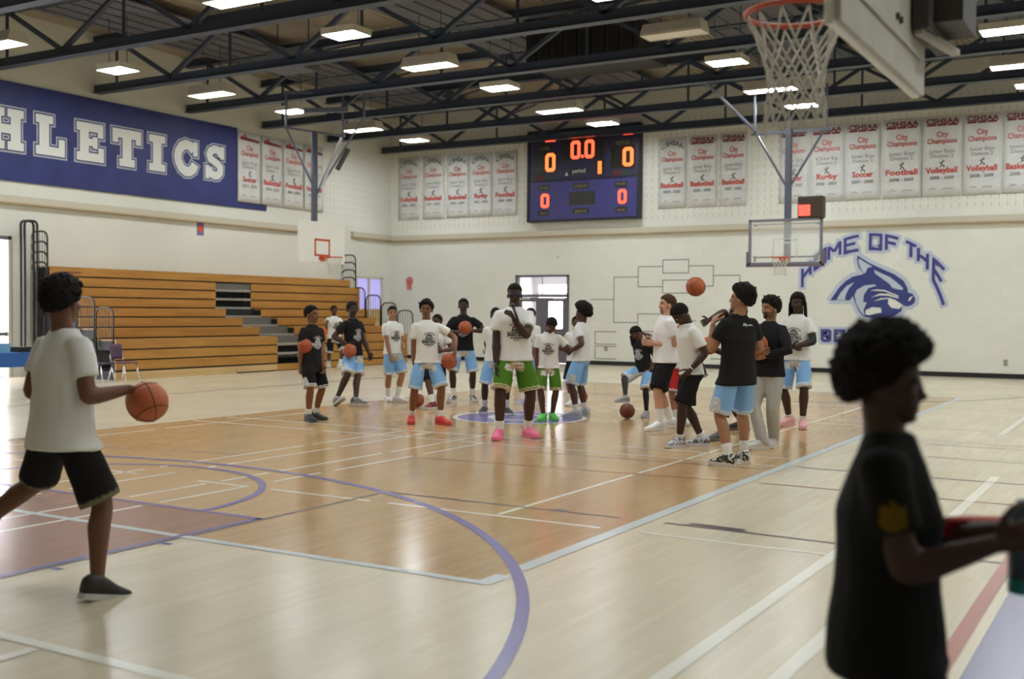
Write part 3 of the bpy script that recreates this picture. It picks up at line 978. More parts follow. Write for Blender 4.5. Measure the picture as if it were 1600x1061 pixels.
for ch, y0, y1 in ext:
    wL, strokes = LET[ch]
    EO = .085
    hgt = 6.52 - 5.40 - 2 * EO
    sx = (y1 - y0 - 2 * EO) / wL
    for e, dep, M, nm in ((EO, .050, M_letter_g, 'letter_outline'), (.050, .054, M_navy, 'letter_inset'), (.016, .058, M_letter_w, 'letter')):
        q = BM()
        for k, (pts, wd) in enumerate(strokes):
            pl = lambda u, v, dep=dep: Vector((dep + k * .0002, u, v))
            stroke(q, [(y0 + EO + p[0] * sx, 5.40 + EO + p[1] * hgt) for p in pts], wd * min(sx, hgt), e, pl)
        bmesh.ops.recalc_face_normals(q, faces=q.faces)
        build(nm, q, M, ab)

# ------------------------------------------------------------------ painted mural on the far wall
mu = empty('wall_mural', (-7.3, YF, 2.4), 0, 'painted blue wildcat head mural with arched HOME OF THE lettering', 'mural')
def mp_(x, z, d): return Vector((x + 7.3, -d, z - 2.4))
HEAD = [(-7.57, 3.35), (-7.23, 3.13), (-6.88, 2.96), (-6.54, 2.8), (-6.3, 2.62), (-6.19, 2.41), (-6.18, 2.3), (-6.06, 2.26), (-5.98, 2.13), (-6.0, 2.02), (-6.09, 1.94), (-6.22, 1.91), (-6.32, 1.95), (-6.35, 1.77), (-6.59, 1.6), (-6.86, 1.52), (-7.21, 1.59), (-7.37, 1.61), (-7.51, 1.77), (-7.62, 2.02), (-7.68, 2.2), (-7.76, 2.08), (-8.32, 2.08), (-8.21, 2.24), (-8.07, 2.45), (-7.89, 2.63), (-7.68, 2.76), (-7.4, 2.82), (-7.53, 3.02), (-7.58, 3.2)]
PALE = [[(-7.53, 3.27), (-7.37, 3.16), (-7.15, 3.03), (-7.28, 3.0), (-7.34, 2.86), (-7.4, 2.84), (-7.48, 3.0), (-7.54, 3.17)],
 [(-7.11, 2.94), (-6.88, 2.83), (-6.67, 2.73), (-6.48, 2.58), (-6.32, 2.43), (-6.32, 2.37), (-6.46, 2.39), (-6.6, 2.43), (-6.69, 2.55), (-6.88, 2.69), (-7.07, 2.83)],
 [(-8.14, 2.09), (-8.03, 2.29), (-7.86, 2.49), (-7.64, 2.6), (-7.8, 2.41), (-7.88, 2.23), (-7.9, 2.09)],
 [(-7.63, 2.23), (-7.57, 2.38), (-7.36, 2.5), (-7.08, 2.53), (-7.03, 2.49), (-7.26, 2.42), (-7.38, 2.23), (-7.39, 2.02), (-7.29, 2.03), (-7.38, 1.8), (-7.34, 1.63), (-7.49, 1.8), (-7.59, 2.01)]]
WHITE = [[(-7.2, 2.35), (-7.05, 2.39), (-6.81, 2.37), (-6.43, 2.21), (-6.44, 2.18), (-6.8, 2.33), (-7.05, 2.35)],
 [(-7.18, 2.16), (-6.94, 2.27), (-6.7, 2.26), (-6.43, 2.16), (-6.43, 2.13), (-6.7, 2.21), (-6.94, 2.22)],
 [(-7.11, 2.05), (-6.91, 2.14), (-6.7, 2.15), (-6.56, 2.13), (-6.7, 2.12), (-6.9, 2.1)],
 [(-6.7, 2.13), (-6.53, 2.1), (-6.31, 1.95), (-6.4, 1.84), (-6.61, 1.87), (-6.71, 1.98)],
 [(-7.32, 1.8), (-7.14, 1.89), (-6.9, 1.87), (-6.88, 1.74), (-7.21, 1.66), (-7.32, 1.68)],
 [(-6.17, 2.09), (-6.11, 2.18), (-6.04, 2.19), (-6.09, 2.13), (-6.14, 2.05)]]
def flat(name, polys, d, M):
    q = BM()
    for p in polys: prism(q, [mp_(x, z, d - .003) for x, z in p], (0, -.003, 0))
    bmesh.ops.recalc_face_normals(q, faces=q.faces)
    return build(name, q, M, mu)
q = BM()
for i in range(len(HEAD)):
    stroke(q, [HEAD[i - 1], HEAD[i]], .15, .035, lambda x, z: mp_(x, z, .0015 + .0001 * i))
bmesh.ops.recalc_face_normals(q, faces=q.faces)
build('wildcat_halo', q, M_logo_pale, mu)
flat('wildcat_head', [HEAD], .008, M_logo_navy)
flat('pale_marking', PALE, .012, M_logo_pale)
flat('white_marking', WHITE, .016, M_logo_white)
# squared letters drawn as strokes in a unit box, then arched
SQ = {'H': [[(0, 0), (0, 1)], [(1, 0), (1, 1)], [(0, .48), (1, .48)]], 'O': [[(0, 0), (1, 0), (1, 1), (0, 1), (0, 0)]],
      'M': [[(0, 0), (0, 1)], [(0.02, .96), (.5, .42)], [(.5, .42), (.98, .96)], [(1, 1), (1, 0)]], 'E': [[(1, 1), (0, 1), (0, 0), (1, 0)], [(0, .52), (.75, .52)]],
      'F': [[(1, 1), (0, 1), (0, 0)], [(0, .55), (.8, .55)]], 'T': [[(0, 1), (1, 1)], [(.5, 1), (.5, 0)]],
      'B': [[(0, 0), (0, 1), (.85, 1), (1, .88), (1, .6), (.85, .52), (0.1, .52)], [(.85, .52), (1, .44), (1, .12), (.85, 0), (0, 0)]],
      'C': [[(1, 1), (.0, 1), (0, 0), (1, 0)]], 'A': [[(0, 0), (0, .8), (.3, 1), (.7, 1), (1, .8), (1, 0)], [(0, .42), (1, .42)]], 'S': [[(1, 1), (0, 1), (0, .52), (1, .52), (1, 0), (0, 0)]]}
def arch_z(x, v):
    u = (x + 7.22) / 1.95
    top = 3.93 - .88 * u * u - (.10 * u ** 6)
    bot = 3.53 - .80 * u * u - .36 * u ** 8
    if u > .75: bot -= (u - .75) * 1.3
    return bot + (top - bot) * v
def letters(seq, zf, wd, halo):
    for ch, x0, x1 in seq:
        for e, d, M, nm in ((halo, .004, M_logo_pale, 'letter_halo'), (0, .008, M_logo_type, 'letter')):
            q = BM()
            for ns, st in enumerate(SQ[ch]):
                pts = []
                for (a, b_) in zip(st[:-1], st[1:]):
                    for k in range(4): pts.append((a[0] + (b_[0] - a[0]) * k / 4, a[1] + (b_[1] - a[1]) * k / 4))
                loop_ = st[0] == st[-1]
                if not loop_: pts.append(st[-1])
                P = [(x0 + (x1 - x0) * u, zf(x0 + (x1 - x0) * u, v)) for u, v in pts]
                stroke(q, P, wd, e, lambda x, z, d=d + ns * .0006 + x0 % .003: mp_(x, z, d), closed=loop_)
            bmesh.ops.recalc_face_normals(q, faces=q.faces)
            build(nm, q, M, mu)
letters([('H', -9.13, -8.90), ('O', -8.78, -8.48), ('M', -8.38, -8.06), ('E', -7.92, -7.54), ('O', -7.22, -6.93), ('F', -6.78, -6.46), ('T', -6.26, -5.98), ('H', -5.92, -5.68), ('E', -5.52, -5.24)], arch_z, .085, .075)
letters([('B', -8.53, -8.31), ('O', -8.16, -7.92), ('B', -7.76, -7.5), ('C', -7.36, -7.1), ('A', -6.96, -6.7), ('T', -6.56, -6.3), ('S', -6.16, -5.9)], lambda x, z: .92 + .29 * z, .085, .07)

# bracket of dark tape on the wall
tb = empty('tape_bracket', (-13.5, YF, 2.0), 0, 'tournament bracket of thin dark tape lines on the white far wall', 'bracket')
def tl(x0, z0, x1, z1):
    q = BM()
    a, c = sorted(((x0, z0), (x1, z1)))
    box(q, (a[0] + 13.5 - .012, -.006, min(z0, z1) - 2 - .012), (c[0] + 13.5 + .012, -.001, max(z0, z1) - 2 + .012))
    build('tape_strip', q, M_tape, tb)
for a in ((-15.97, 2.10, -15.17, 2.10), (-15.17, 1.37, -15.17, 2.81), (-15.17, 2.81, -14.33, 2.81), (-15.17, 1.37, -14.33, 1.37), (-14.33, 2.50, -14.33, 3.13), (-14.33, 3.13, -13.5, 3.13), (-14.33, 2.5, -13.5, 2.5),
          (-13.5, 2.92, -13.5, 3.33), (-13.5, 3.33, -12.65, 3.33), (-12.65, 2.92, -12.65, 3.33), (-13.5, 2.92, -12.65, 2.92), (-12.65, 3.13, -11.85, 3.13), (-11.85, 2.51, -11.85, 3.13), (-12.65, 2.51, -11.85, 2.51), (-11.85, 2.83, -11.02, 2.83), (-11.02, 2.0, -11.02, 2.83),
          (-13.5, 2.3, -13.5, 2.7), (-13.5, 2.7, -12.65, 2.7), (-13.5, 2.3, -12.65, 2.3), (-14.33, 1.1, -14.33, 1.65), (-14.33, 1.65, -13.5, 1.65), (-14.33, 1.1, -13.5, 1.1), (-13.5, 1.45, -12.65, 1.45), (-13.0, 1.45, -12.4, 1.45),
          (-15.82, .67, -15.82, 1.07), (-15.82, 1.07, -15.08, 1.07), (-15.82, .67, -15.08, .67), (-15.82, .2, -15.82, .6), (-15.82, .6, -15.08, .6), (-15.82, .2, -15.08, .2), (-12.2, .9, -11.4, .9), (-11.4, .5, -10.6, .5), (-11.9, .3, -9.4, .3), (-9.6, .62, -9.0, .62)):
    tl(*a)
# wall plates, bell, sticker
def plate(name, loc, rz, lab, M=M_plate, sx=.06, sz=.09):
    q = BM()
    box(q, (-sx, -.012, -sz), (sx, 0, sz))
    o = build(name, q, M, None, loc=loc, rot=(0, 0, rz))
    setp(o, lab, 'outlet')
    q = BM()
    for dz in (-.035, .035): box(q, (-.02, -.016, dz - .015), (.02, -.011, dz + .015))
    build('socket', q, M_bolt, o)
plate('wall_outlet', (-3.66, YF, .42), 0, 'small grey wall outlet low on the far wall at the right')
plate('wall_outlet', (-15.43, YF, .52), 0, 'small grey wall outlet inside the lowest tape bracket', sx=.07, sz=.07)
plate('wall_outlet', (-20.02, YF, .31), 0, 'small grey wall outlet low on the wall left of the double door')
bl = empty('wall_bell', (-23.18, YF, 2.66), 0, 'round pinkish red bell on the far wall near the corner', 'bell')
q = BM()
tube(q, [(0, 0, .1), (0, -.03, .1), (0, -.07, .1)], [.15, .14, .06], 16)
build('gong', q, M_pinkred, bl)
q = BM()
box(q, (-.09, -.05, -.2), (.09, 0, -.02))
build('bell_box', q, M_pinkred, bl)
st = empty('wall_sticker', (XL, 22.88, 4.01), PI / 2, 'small purple sticker with an orange ball drawing under the side ledge', 'sticker')
q = BM()
box(q, (-.13, -.008, -.2), (.13, 0, .2))
build('backing', q, M_line_blue, st)
q = BM()
tube(q, [(0, -.008, -.01), (0, -.012, -.01)], [.1, .1], 14)
build('ball_print', q, M_orange, st)
q = BM()
box(q, (-.03, -.05, -.03), (.03, 0, .03))
setp(build('ceiling_sensor', q, M_ledge, None, loc=(-17.2, YF, 3.5)), 'tiny beige sensor on the wall above the double door', 'sensor')

# ------------------------------------------------------------------ hoops
def ring(bm, c, R_, r_, n=36):
    tube(bm, [Vector(c) + Vector((math.cos(2 * PI * k / n) * R_, math.sin(2 * PI * k / n) * R_, 0)) for k in range(n)], r_, 8, closed=True)
def net(bm, c, R0, R1, drop, r_, n=12, droop=None):
    levels = [0, .27, .42, .56, .70, .84, 1.0]
    rr = lambda t: R1 + (R0 - R1) * max(0, 1 - t / .62) ** 1.5 * 1.0 + .012 * max(0, t - .75) / .25
    def P(j, i):
        t = levels[j]
        a = 2 * PI * (i + (.5 if j % 2 else 0)) / n
        wob = .012 * noise.noise(Vector((i * 1.7, j * 2.3, R0 * 9))) if j else 0
        return Vector(c) + Vector((math.cos(a) * (rr(t) + wob), math.sin(a) * (rr(t) + wob), -drop * t + wob * .8))
    for j in range(len(levels) - 1):
        for i in range(n):
            a = P(j, i)
            nb = (i, i - 1) if j % 2 == 0 else (i, i + 1)
            for k in nb:
                e = P(j + 1, k)
                mid = (a + e) / 2
                mid += (Vector((c[0], c[1], mid.z)) - mid) * .03
                tube(bm, [a, mid, e], [r_, r_ * .9, r_], 5, cap=False)
    ring(bm, Vector(c) - Vector((0, 0, 0)), 0.001, .0001, 4) if False else None
def rim(parent, c, d, M, back, thick=.010):
    """c rim centre, d unit vector from board to rim, back distance from centre to board"""
    q = BM()
    ring(q, c, .2286, thick)
    o = build('rim', q, M, parent, True)
    q = BM()
    c_, d = Vector(c), Vector(d)
    side = d.cross(Vector((0, 0, 1)))
    for sg in (-1, 1):
        bar(q, c_ - d * back + side * (.10 * sg), c_ - d * .19 + side * (.11 * sg), .018, .03)
    bar(q, c_ - d * (back - .0) + Vector((0, 0, -.06)), c_ - d * (back - .02) + Vector((0, 0, .03)), .26, .02, tuple(d))
    bar(q, c_ - d * back + Vector((0, 0, -.09)), c_ - d * .235 + Vector((0, 0, -.015)), .16, .02)
    build('rim_bracket', q, M, o)
    q = BM()
    for k in range(12):
        a = 2 * PI * k / 12
        p = c_ + Vector((math.cos(a) * .2286, math.sin(a) * .2286, -.012))
        tube(q, [p, p + Vector((0, 0, -.018))], .004, 4)
    build('net_hook', q, M, o)
    return o
# near hoop, board seen from behind
nh = empty('basketball_hoop', (-1.1, 5.05, 0), 0, 'near basketball hoop with red rim and white net, cream board seen from behind', 'basketball hoop')
def L0(p): return (p[0] + 1.155, p[1] - 5.05, p[2])
b = BM()
box(b, L0((-1.175, 4.15, 2.735)), L0((-1.135, 5.80, 3.83)))
bd = build('backboard', b, M_board_white, nh)
bv = bd.modifiers.new('round', 'BEVEL'); bv.width = .012; bv.segments = 2
b = BM()
box(b, L0((-1.133, 4.16, 2.745)), L0((-1.112, 5.79, 3.82)))
bk = build('board_back_panel', b, M_board_back, nh)
for a, c in (((4.3, 2.89), (5.65, 2.915)), ((4.3, 3.62), (5.65, 3.645))):
    b = BM()
    box(b, L0((-1.111, a[0], a[1])), L0((-1.100, c[0], c[1])))
    build('stiffening_rib', b, M_board_back, bk)
for yy in (5.12, 5.19):
    for zz in (2.98, 3.10):
        b = BM()
        tube(b, [L0((-1.113, yy + (zz - 2.98) * .25, zz)), L0((-1.098, yy + (zz - 2.98) * .25, zz))], .016, 8)
        build('bolt', b, M_bolt, bk)
rim(nh, L0((-1.55, 5.08, 3.04)), (-1, 0, 0), M_rim, .375, .0135)
b = BM()
net(b, L0((-1.55, 5.08, 3.018)), .226, .128, .47, .0062)
nt = build('net', b, M_net, nh, True)
b = BM()
tube(b, [L0((-1.66, 4.98, 2.57)), L0((-1.665, 4.975, 2.50)), L0((-1.655, 4.98, 2.46))], .005, 5)
for k in range(12):
    a = 2 * PI * k / 12
    p = Vector(L0((-1.55, 5.08, 2.55))) + Vector((math.cos(a) * .135, math.sin(a) * .135, 0))
    tube(b, [p + Vector((0, 0, .012)), p - Vector((0, 0, .008))], .009, 5)
setp(build('net_knots', b, M_net, nt), kind='stuff')
b = BM()
box(b, L0((-1.10, 5.42, 2.99)), L0((-1.03, 6.05, 3.32)))
box(b, L0((-1.03, 5.55, 3.04)), L0((-.90, 5.95, 3.55)))
bar(b, L0((-1.05, 5.75, 3.1)), L0((-.2, 6.5, 5.0)), .11, .11)
bar(b, L0((-1.05, 5.75, 3.5)), L0((.3, 6.5, 7.3)), .12, .12)
build('support_arm', b, M_bolt, nh)
b = BM()
bar(b, L0((-1.08, 5.45, 2.985)), L0((-1.0, 6.0, 2.985)), .04, .03)
build('adjuster_bar', b, M_board_edge, nh)

# far hoop with glass board and shot clock
fh = empty('basketball_hoop', (-8.12, 26.9, 0), 0, 'far basketball hoop with glass backboard hung from a roof pole under a shot clock', 'basketball hoop')
b = BM()
box(b, (-.87, -.01, 2.95), (.87, .01, 3.97))
build('glass_board', b, M_glass, fh)
b = BM()
for a, c in (((-.92, -.03, 2.89), (-.86, .03, 4.02)), ((.86, -.03, 2.89), (.92, .03, 4.02)), ((-.92, -.03, 3.96), (.92, .03, 4.02)), ((-.92, -.03, 2.89), (.92, .03, 2.95))): box(b, a, c)
build('backboard_frame', b, M_frame_grey, fh)
b = BM()
for a, c in (((-.96, -.05, 2.84), (.96, .05, 2.90)), ((-.97, -.05, 2.84), (-.92, .05, 3.22)), ((.92, -.05, 2.84), (.97, .05, 3.22))): box(b, a, c)
build('edge_padding', b, M_pad, fh)
b = BM()
for a in ((-.30, 3.08, -.28, 3.53), (.28, 3.08, .30, 3.53), (-.30, 3.51, .30, 3.53)): box(b, (a[0], -.016, a[1]), (a[2], -.012, a[3]))
build('target_square', b, M_target, fh)
b = BM()
box(b, (-.82, .03, 3.06), (.82, .07, 3.10))
for sx in (-.8, .76): box(b, (sx, .03, 2.98), (sx + .05, .07, 3.12)); box(b, (sx, .02, 3.86), (sx + .08, .06, 3.90))
box(b, (-.82, .03, 3.885), (.82, .06, 3.905))
build('mounting_rail', b, M_bolt, fh)
rim(fh, (.0, -.39, 3.05), (0, -1, 0), M_orange, .375)
b = BM()
net(b, (0, -.39, 3.03), .226, .14, .42, .006)
build('net', b, M_net, fh, True)
b = BM()
box(b, (-.06, .10, 2.98), (.08, .24, 6.25))
build('mast', b, M_pole, fh)
b = BM()
for p, q_ in (((-.86, .3, 6.2), (0, .2, 4.75)), ((.86, .3, 6.2), (0, .2, 4.75)), ((-.30, 1.2, 6.9), (0, .24, 4.75))): bar(b, p, q_, .05)
bar(b, (-1.0, .3, 6.2), (1.0, .3, 6.2), .06)
for sx in (-.9, .9): bar(b, (sx, .3, 6.2), (sx, .3, 7.3), .05)
bar(b, (-.86, .3, 6.25), (-1.6, -1.5, 7.3), .06)
build('brace', b, M_pole, fh)
b = BM()
box(b, (-.07, .09, 3.42), (.09, .25, 3.46))
build('pole_band', b, M_pole_light, fh)
sc_ = empty('shot_clock', (-7.50, 26.95, 4.27), 0, 'dark brown shot clock box with a red lit panel above the far backboard', 'shot clock')
b = BM()
box(b, (-.31, -.12, -.26), (.31, .18, .28))
c_ = build('clock_case', b, M_brown, sc_)
bv = c_.modifiers.new('round', 'BEVEL'); bv.width = .04; bv.segments = 3
b = BM()
box(b, (-.27, -.135, -.20), (.01, -.119, .06))
c2_ = build('red_panel', b, M_clock_led, sc_)
bv = c2_.modifiers.new('round', 'BEVEL'); bv.width = .03; bv.segments = 3
b = BM()
bar(b, (-.1, .1, -.2), (-.55, .1, -.3), .04)
build('bracket', b, M_bolt, sc_)

# left side hoop, white board
sh = empty('basketball_hoop', (-18.95, 22.25, 0), 0, 'side basketball hoop with white board and orange target square above the bleachers', 'basketball hoop')
b = BM()
box(b, (0, -.915, 2.90), (.035, .915, 3.97))
o = build('backboard', b, M_board_white, sh)
bv = o.modifiers.new('round', 'BEVEL'); bv.width = .02; bv.segments = 2
b = BM()
for a in ((-.305, 3.08, -.25, 3.53), (.25, 3.08, .305, 3.53), (-.305, 3.475, .305, 3.53), (-.305, 3.08, .305, 3.13)): box(b, (.036, a[0], a[1]), (.042, a[2], a[3]))
build('target_square', b, M_orange, sh)
rim(sh, (.42, 0, 3.05), (1, 0, 0), M_orange, .38)
b = BM()
net(b, (.42, 0, 3.03), .226, .14, .42, .006)
build('net', b, M_net, sh, True)
b = BM()
tube(b, [(-.28, .05, 3.2), (-.28, .05, 6.35)], .085, 12)
bar(b, (-.2, .05, 3.3), (0, 0, 3.3), .1)
build('mast', b, M_pole, sh, True)
b = BM()
for p in ((-.95, -.30, 6.45), (.25, .55, 6.3), (.75, .8, 6.75)): bar(b, p, (-.2, .05, 4.72), .045)
bar(b, (-1.0, -.35, 6.45), (.3, .55, 6.25), .05)
for p in ((-.95, -.30, 6.45), (.25, .55, 6.3), (.75, .8, 6.75)): bar(b, p, (p[0], p[1], 7.4), .05)
bar(b, (-.6, .0, 6.9), (.5, .4, 6.9), .12)
bar(b, (-.95, -.35, 7.36), (.8, .85, 7.36), .06)
build('brace', b, M_pole, sh)
b = BM()
bar(b, (.25, .5, 6.2), (-.1, .1, 4.85), .07)
build('bright_strut', b, M_pole_light, sh)
b = BM()
bar(b, (.48, .5, 5.9), (.25, .33, 5.35), .12)
build('winch', b, M_bolt, sh)

# ------------------------------------------------------------------ bleachers
blr = empty('bleachers', (-22.5, 23.2, 0), 0, 'partly pulled out varnished wooden bleachers along the side wall', 'bleachers')
BX, BY = 22.5, 23.2
TX = [-23.40, -23.40, -23.40, -23.40, -23.0, -22.35, -21.70, -21.04, -21.04, -21.04]
Y0, YA0, YA1, Y1 = 17.45, 22.9, 24.32, 28.95
def bb_(name, a, c, M, bevel=True):
    q = BM()
    box(q, (a[0] + BX, a[1] - BY, a[2]), (c[0] + BX, c[1] - BY, c[2]))
    return build(name, q, M, blr)
for k, tx in enumerate(TX):
    zt = 2.70 - .25 * k
    zb = zt - .25
    nxt = TX[k - 1] if k else -23.9
    back = min(tx - .10, nxt + .02) if k else -23.95
    secs = [(Y0, YA0), (YA1, Y1 + (.5 if k in (1, 2, 3, 4) else 0))] if k else [(Y0, YA0 + .7), (YA0 + .7, Y1)]
    for y0, y1 in secs:
        nseg = 2
        for i in range(nseg):
            ya, yb = y0 + (y1 - y0) * i / nseg, y0 + (y1 - y0) * (i + 1) / nseg
            bb_('bench_board', (tx - .035, ya + .002, zb + .035), (tx, yb - .002, zt), M_oak)
            bb_('seat_plank', (back, ya + .002, zt - .03), (tx - .036, yb - .002, zt), M_oak)
        bb_('shadow_gap', (back + .02, y0, zb), (tx - .03, y1, zt - .031), M_black)  # black filler box, shade painted in behind the gaps between boards
    if k and k < 9:
        if k in (1,): bb_('aisle_riser', (tx - .06, YA0, zb + .07), (tx - .04, YA1, zt - .01), M_riser)
        elif k in (5, 6, 7): bb_('aisle_riser', (tx - .30, YA0 + .02, zb + .05), (tx - .26, YA1, zt + .02), M_riser)
        else: bb_('aisle_riser', (tx - .30, YA0 + .02, zb), (tx - .28, YA1, zt), M_black)  # black panel stands in for the shade of the open void
        bb_('aisle_tread', (min(back, tx - .3), YA0, zb + .0), (tx - .01, YA1, zb + .06), M_tread)
bb_('kick_board', (-21.08, Y0, .0), (-21.05, YA0 - 1.55, .19), M_oak_pale)
bb_('kick_board', (-21.08, YA0 - 1.54, .03), (-21.05, YA0, .19), M_oak_pale)
bb_('kick_board', (-21.08, YA0, .02), (-21.05, Y1, .19), M_oak)
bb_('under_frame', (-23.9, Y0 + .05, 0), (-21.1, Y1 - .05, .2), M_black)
# rails at both ends, one on every tier
def rail(k, ye, side, M=M_rail):
    tx = TX[k]
    zt = 2.70 - .25 * k
    zr = zt + (.85 if k < 4 else .75)
    x0, x1 = (tx - .02, tx - .62)
    if k in (8, 9): return
    q = BM()
    pts = bez([(x0 + BX, ye - BY, zt - .35), (x0 + BX, ye - BY, zr), (x1 + BX, ye - BY, zr), (x1 + BX, ye - BY, zt - .2)], 5)
    tube(q, pts, .022, 7)
    o = build('end_rail', q, M, blr, True)
    q = BM()
    for i in range(1, 6):
        xx_ = x0 + (x1 - x0) * i / 6
        tube(q, [(xx_ + BX, ye - BY, zt - .1), (xx_ + BX, ye - BY, zr - .02)], .006, 4)
    build('baluster', q, M, o)
for k in range(8):
    rail(k, Y0 - .06, -1)
    rail(k, Y1 + .3, 1)
q = BM()
for dx in (0, .14):
    tube(q, bez([(-23.75 + dx + BX, Y0 - .55 - BY, .3), (-23.75 + dx + BX, Y0 - .55 - BY, 3.78), (-23.75 + dx + BX, Y0 - .2 - BY, 3.78), (-23.75 + dx + BX, Y0 - .2 - BY, .3)], 6), .03, 7)
build('tall_end_rail', q, M_rail, blr, True)
q = BM()
tube(q, bez([(-23.1 + BX, Y0 - .1 - BY, 1.2), (-23.3 + BX, Y0 - .1 - BY, 2.55), (-22.9 + BX, Y0 + .5 - BY, 2.55)], 5), .025, 7)
build('maroon_rail', q, M_rail_red, blr, True)
bb_('end_panel', (-23.9, Y0 - .02, 0.1), (-23.42, Y0 - .002, 2.4), M_black)

# ------------------------------------------------------------------ purple chairs and the covered table at the left
def chair(loc, rz, label):
    c = empty('stacking_chair', loc, rz, label, 'chair', 'purple chairs beside the bleachers')
    q = BM()
    box(q, (-.22, -.22, .43), (.22, .22, .455))
    o = build('seat', q, M_purple, c)
    m_ = o.modifiers.new('round', 'BEVEL'); m_.width = .02; m_.segments = 3
    q = BM()
    n = 8
    rows = []
    for j in range(6):
        z = .52 + .34 * j / 5
        rows.append([(math.sin(a) * .22, -.20 - .05 * math.cos(a) - .10 * (z - .5), z) for a in [(-1 + 2 * i / n) for i in range(n + 1)]])
    V = [[q.verts.new(p) for p in r] for r in rows]
    for A, B_ in zip(V[:-1], V[1:]):
        for i in range(n): q.faces.new((A[i], A[i + 1], B_[i + 1], B_[i]))
    o = build('backrest', q, M_purple, c, True)
    m_ = o.modifiers.new('thick', 'SOLIDIFY'); m_.thickness = .018
    for sx in (-1, 1):
        for a, e in (((sx * .19, .17, .43), (sx * .23, .26, 0.0)), ((sx * .19, -.16, .43), (sx * .23, -.28, 0.0))):
            q = BM()
            tube(q, [a, e], .014, 8)
            build('leg', q, M_chrome, c, True)
        q = BM()
        tube(q, [(sx * .19, -.2, .44), (sx * .2, -.24, .62)], .012, 8)
        build('back_post', q, M_chrome, c, True)
chair((-20.75, 16.75, 0), rad(-75), 'purple stacking chair with chrome legs nearest the player dribbling past the bleachers')
chair((-20.55, 17.28, 0), rad(-82), 'purple stacking chair with chrome legs touching the bleacher end')
tbl = empty('covered_table', (-20.0, 13.9, 0), rad(8), 'table with a bright blue cloth beside the glowing side window', 'table')
b = BM()
box(b, (-.4, -1.0, .72), (.4, 1.0, .76))
build('table_top', b, M_black, tbl)
b = BM()
for a, c in (((-.43, -1.03, .765), (.43, 1.03, .78)), ((.41, -1.03, .5), (.43, 1.03, .77)), ((-.43, -1.03, .5), (-.41, 1.03, .77)), ((-.43, 1.01, .5), (.43, 1.03, .77)), ((-.43, -1.03, .5), (.43, -1.01, .77))): box(b, a, c)
build('tablecloth', b, M_bluecloth, tbl)
for sx in (-.33, .33):
    for sy in (-.9, .9):
        q = BM()
        tube(q, [(sx, sy, 0), (sx, sy, .72)], .018, 8)
        build('leg', q, M_chrome, tbl, True)
for i, (dy, M, lab) in enumerate(((-.35, M_lightblue, 'pale blue carton on the blue table'), (.45, M_black, 'flat dark case on the blue table'))):
    q = BM()
    box(q, (-.2, -.3, 0), (.2, .3, .18 - .08 * i))
    q2 = build('carton' if i == 0 else 'equipment_case', q, M, None, loc=(-20.0, 13.9 + dy, .782))
    setp(q2, lab, 'box')
    q = BM()
    box(q, (-.205, -.305, .12 - .07 * i), (.205, .305, .183 - .08 * i))
    build('lid', q, M, q2)

# ================================================================== people
M_skin = attr_mat('skin', 0.5, 0.35)
M_cloth = attr_mat('cloth', 0.85, 0.15)
M_hair = mat('black_hair', (0.010, 0.008, 0.007), 0.85, spec=0.2)
M_hair_brown = mat('brown_hair', (0.07, 0.032, 0.016), 0.8, spec=0.2)
M_sock = mat('white_sock', (0.74, 0.73, 0.70), 0.9)
M_sock_dark = mat('black_sock', (0.02, 0.02, 0.022), 0.9)
M_lens = mat('dark_lens', (0.02, 0.014, 0.05), 0.1)
_shoe = {}
def shoe_mat(c):
    if c not in _shoe:
        if len(c) == 3 and not isinstance(c[0], tuple): _shoe[c] = mat('shoe_upper', c, 0.55)
        else:
            M = mat('patterned_shoe_upper', c[0], 0.55)
            noisy(M, c[0], c[1], c[2], 1, None, .47, .53)
            _shoe[c] = M
    return _shoe[c]
SK_DARK, SK_DEEP, SK_BROWN, SK_TAN, SK_LIGHT = (0.095, 0.042, 0.025), (0.050, 0.024, 0.016), (0.20, 0.088, 0.045), (0.38, 0.19, 0.105), (0.58, 0.31, 0.22)
def V3(*a): return Vector(a)
def limb(bm, pts, rs, n=12, flat=1.0, up=None):
    """rounded, tapering limb along pts"""
    pts = [Vector(p) for p in pts]
    rings = []
    N = len(pts)
    ref = Vector(up) if up else None
    prev = None
    for i in range(N):
        t = (pts[min(i + 1, N - 1)] - pts[max(i - 1, 0)]).normalized()
        u = ref if ref else (prev or t.orthogonal())
        u = (u - t * u.dot(t))
        if u.length < 1e-4: u = t.orthogonal()
        u.normalize()
        prev = u
        v = t.cross(u)
        r = rs[i]
        rings.append((pts[i], u * r * flat, v * r))
    t0 = (pts[1] - pts[0]).normalized()
    t1 = (pts[-1] - pts[-2]).normalized()
    c, u, v = rings[0]
    R0 = [(c - t0 * rs[0] * .75, u * .45, v * .45)]
    c, u, v = rings[-1]
    R1 = [(c + t1 * rs[-1] * .75, u * .45, v * .45)]
    loft(bm, R0 + rings + R1, n)
def ell(bm, M, c, r, n=14):
    """ellipsoid through matrix M"""
    rows = []
    rings = []
    for i in range(1, n):
        a = PI * i / n
        rings.append((M @ (Vector(c) + V3(0, 0, r[2] * math.cos(a))), M.to_3x3() @ V3(r[0] * math.sin(a), 0, 0), M.to_3x3() @ V3(0, r[1] * math.sin(a), 0)))
    loft(bm, rings[::-1], n)
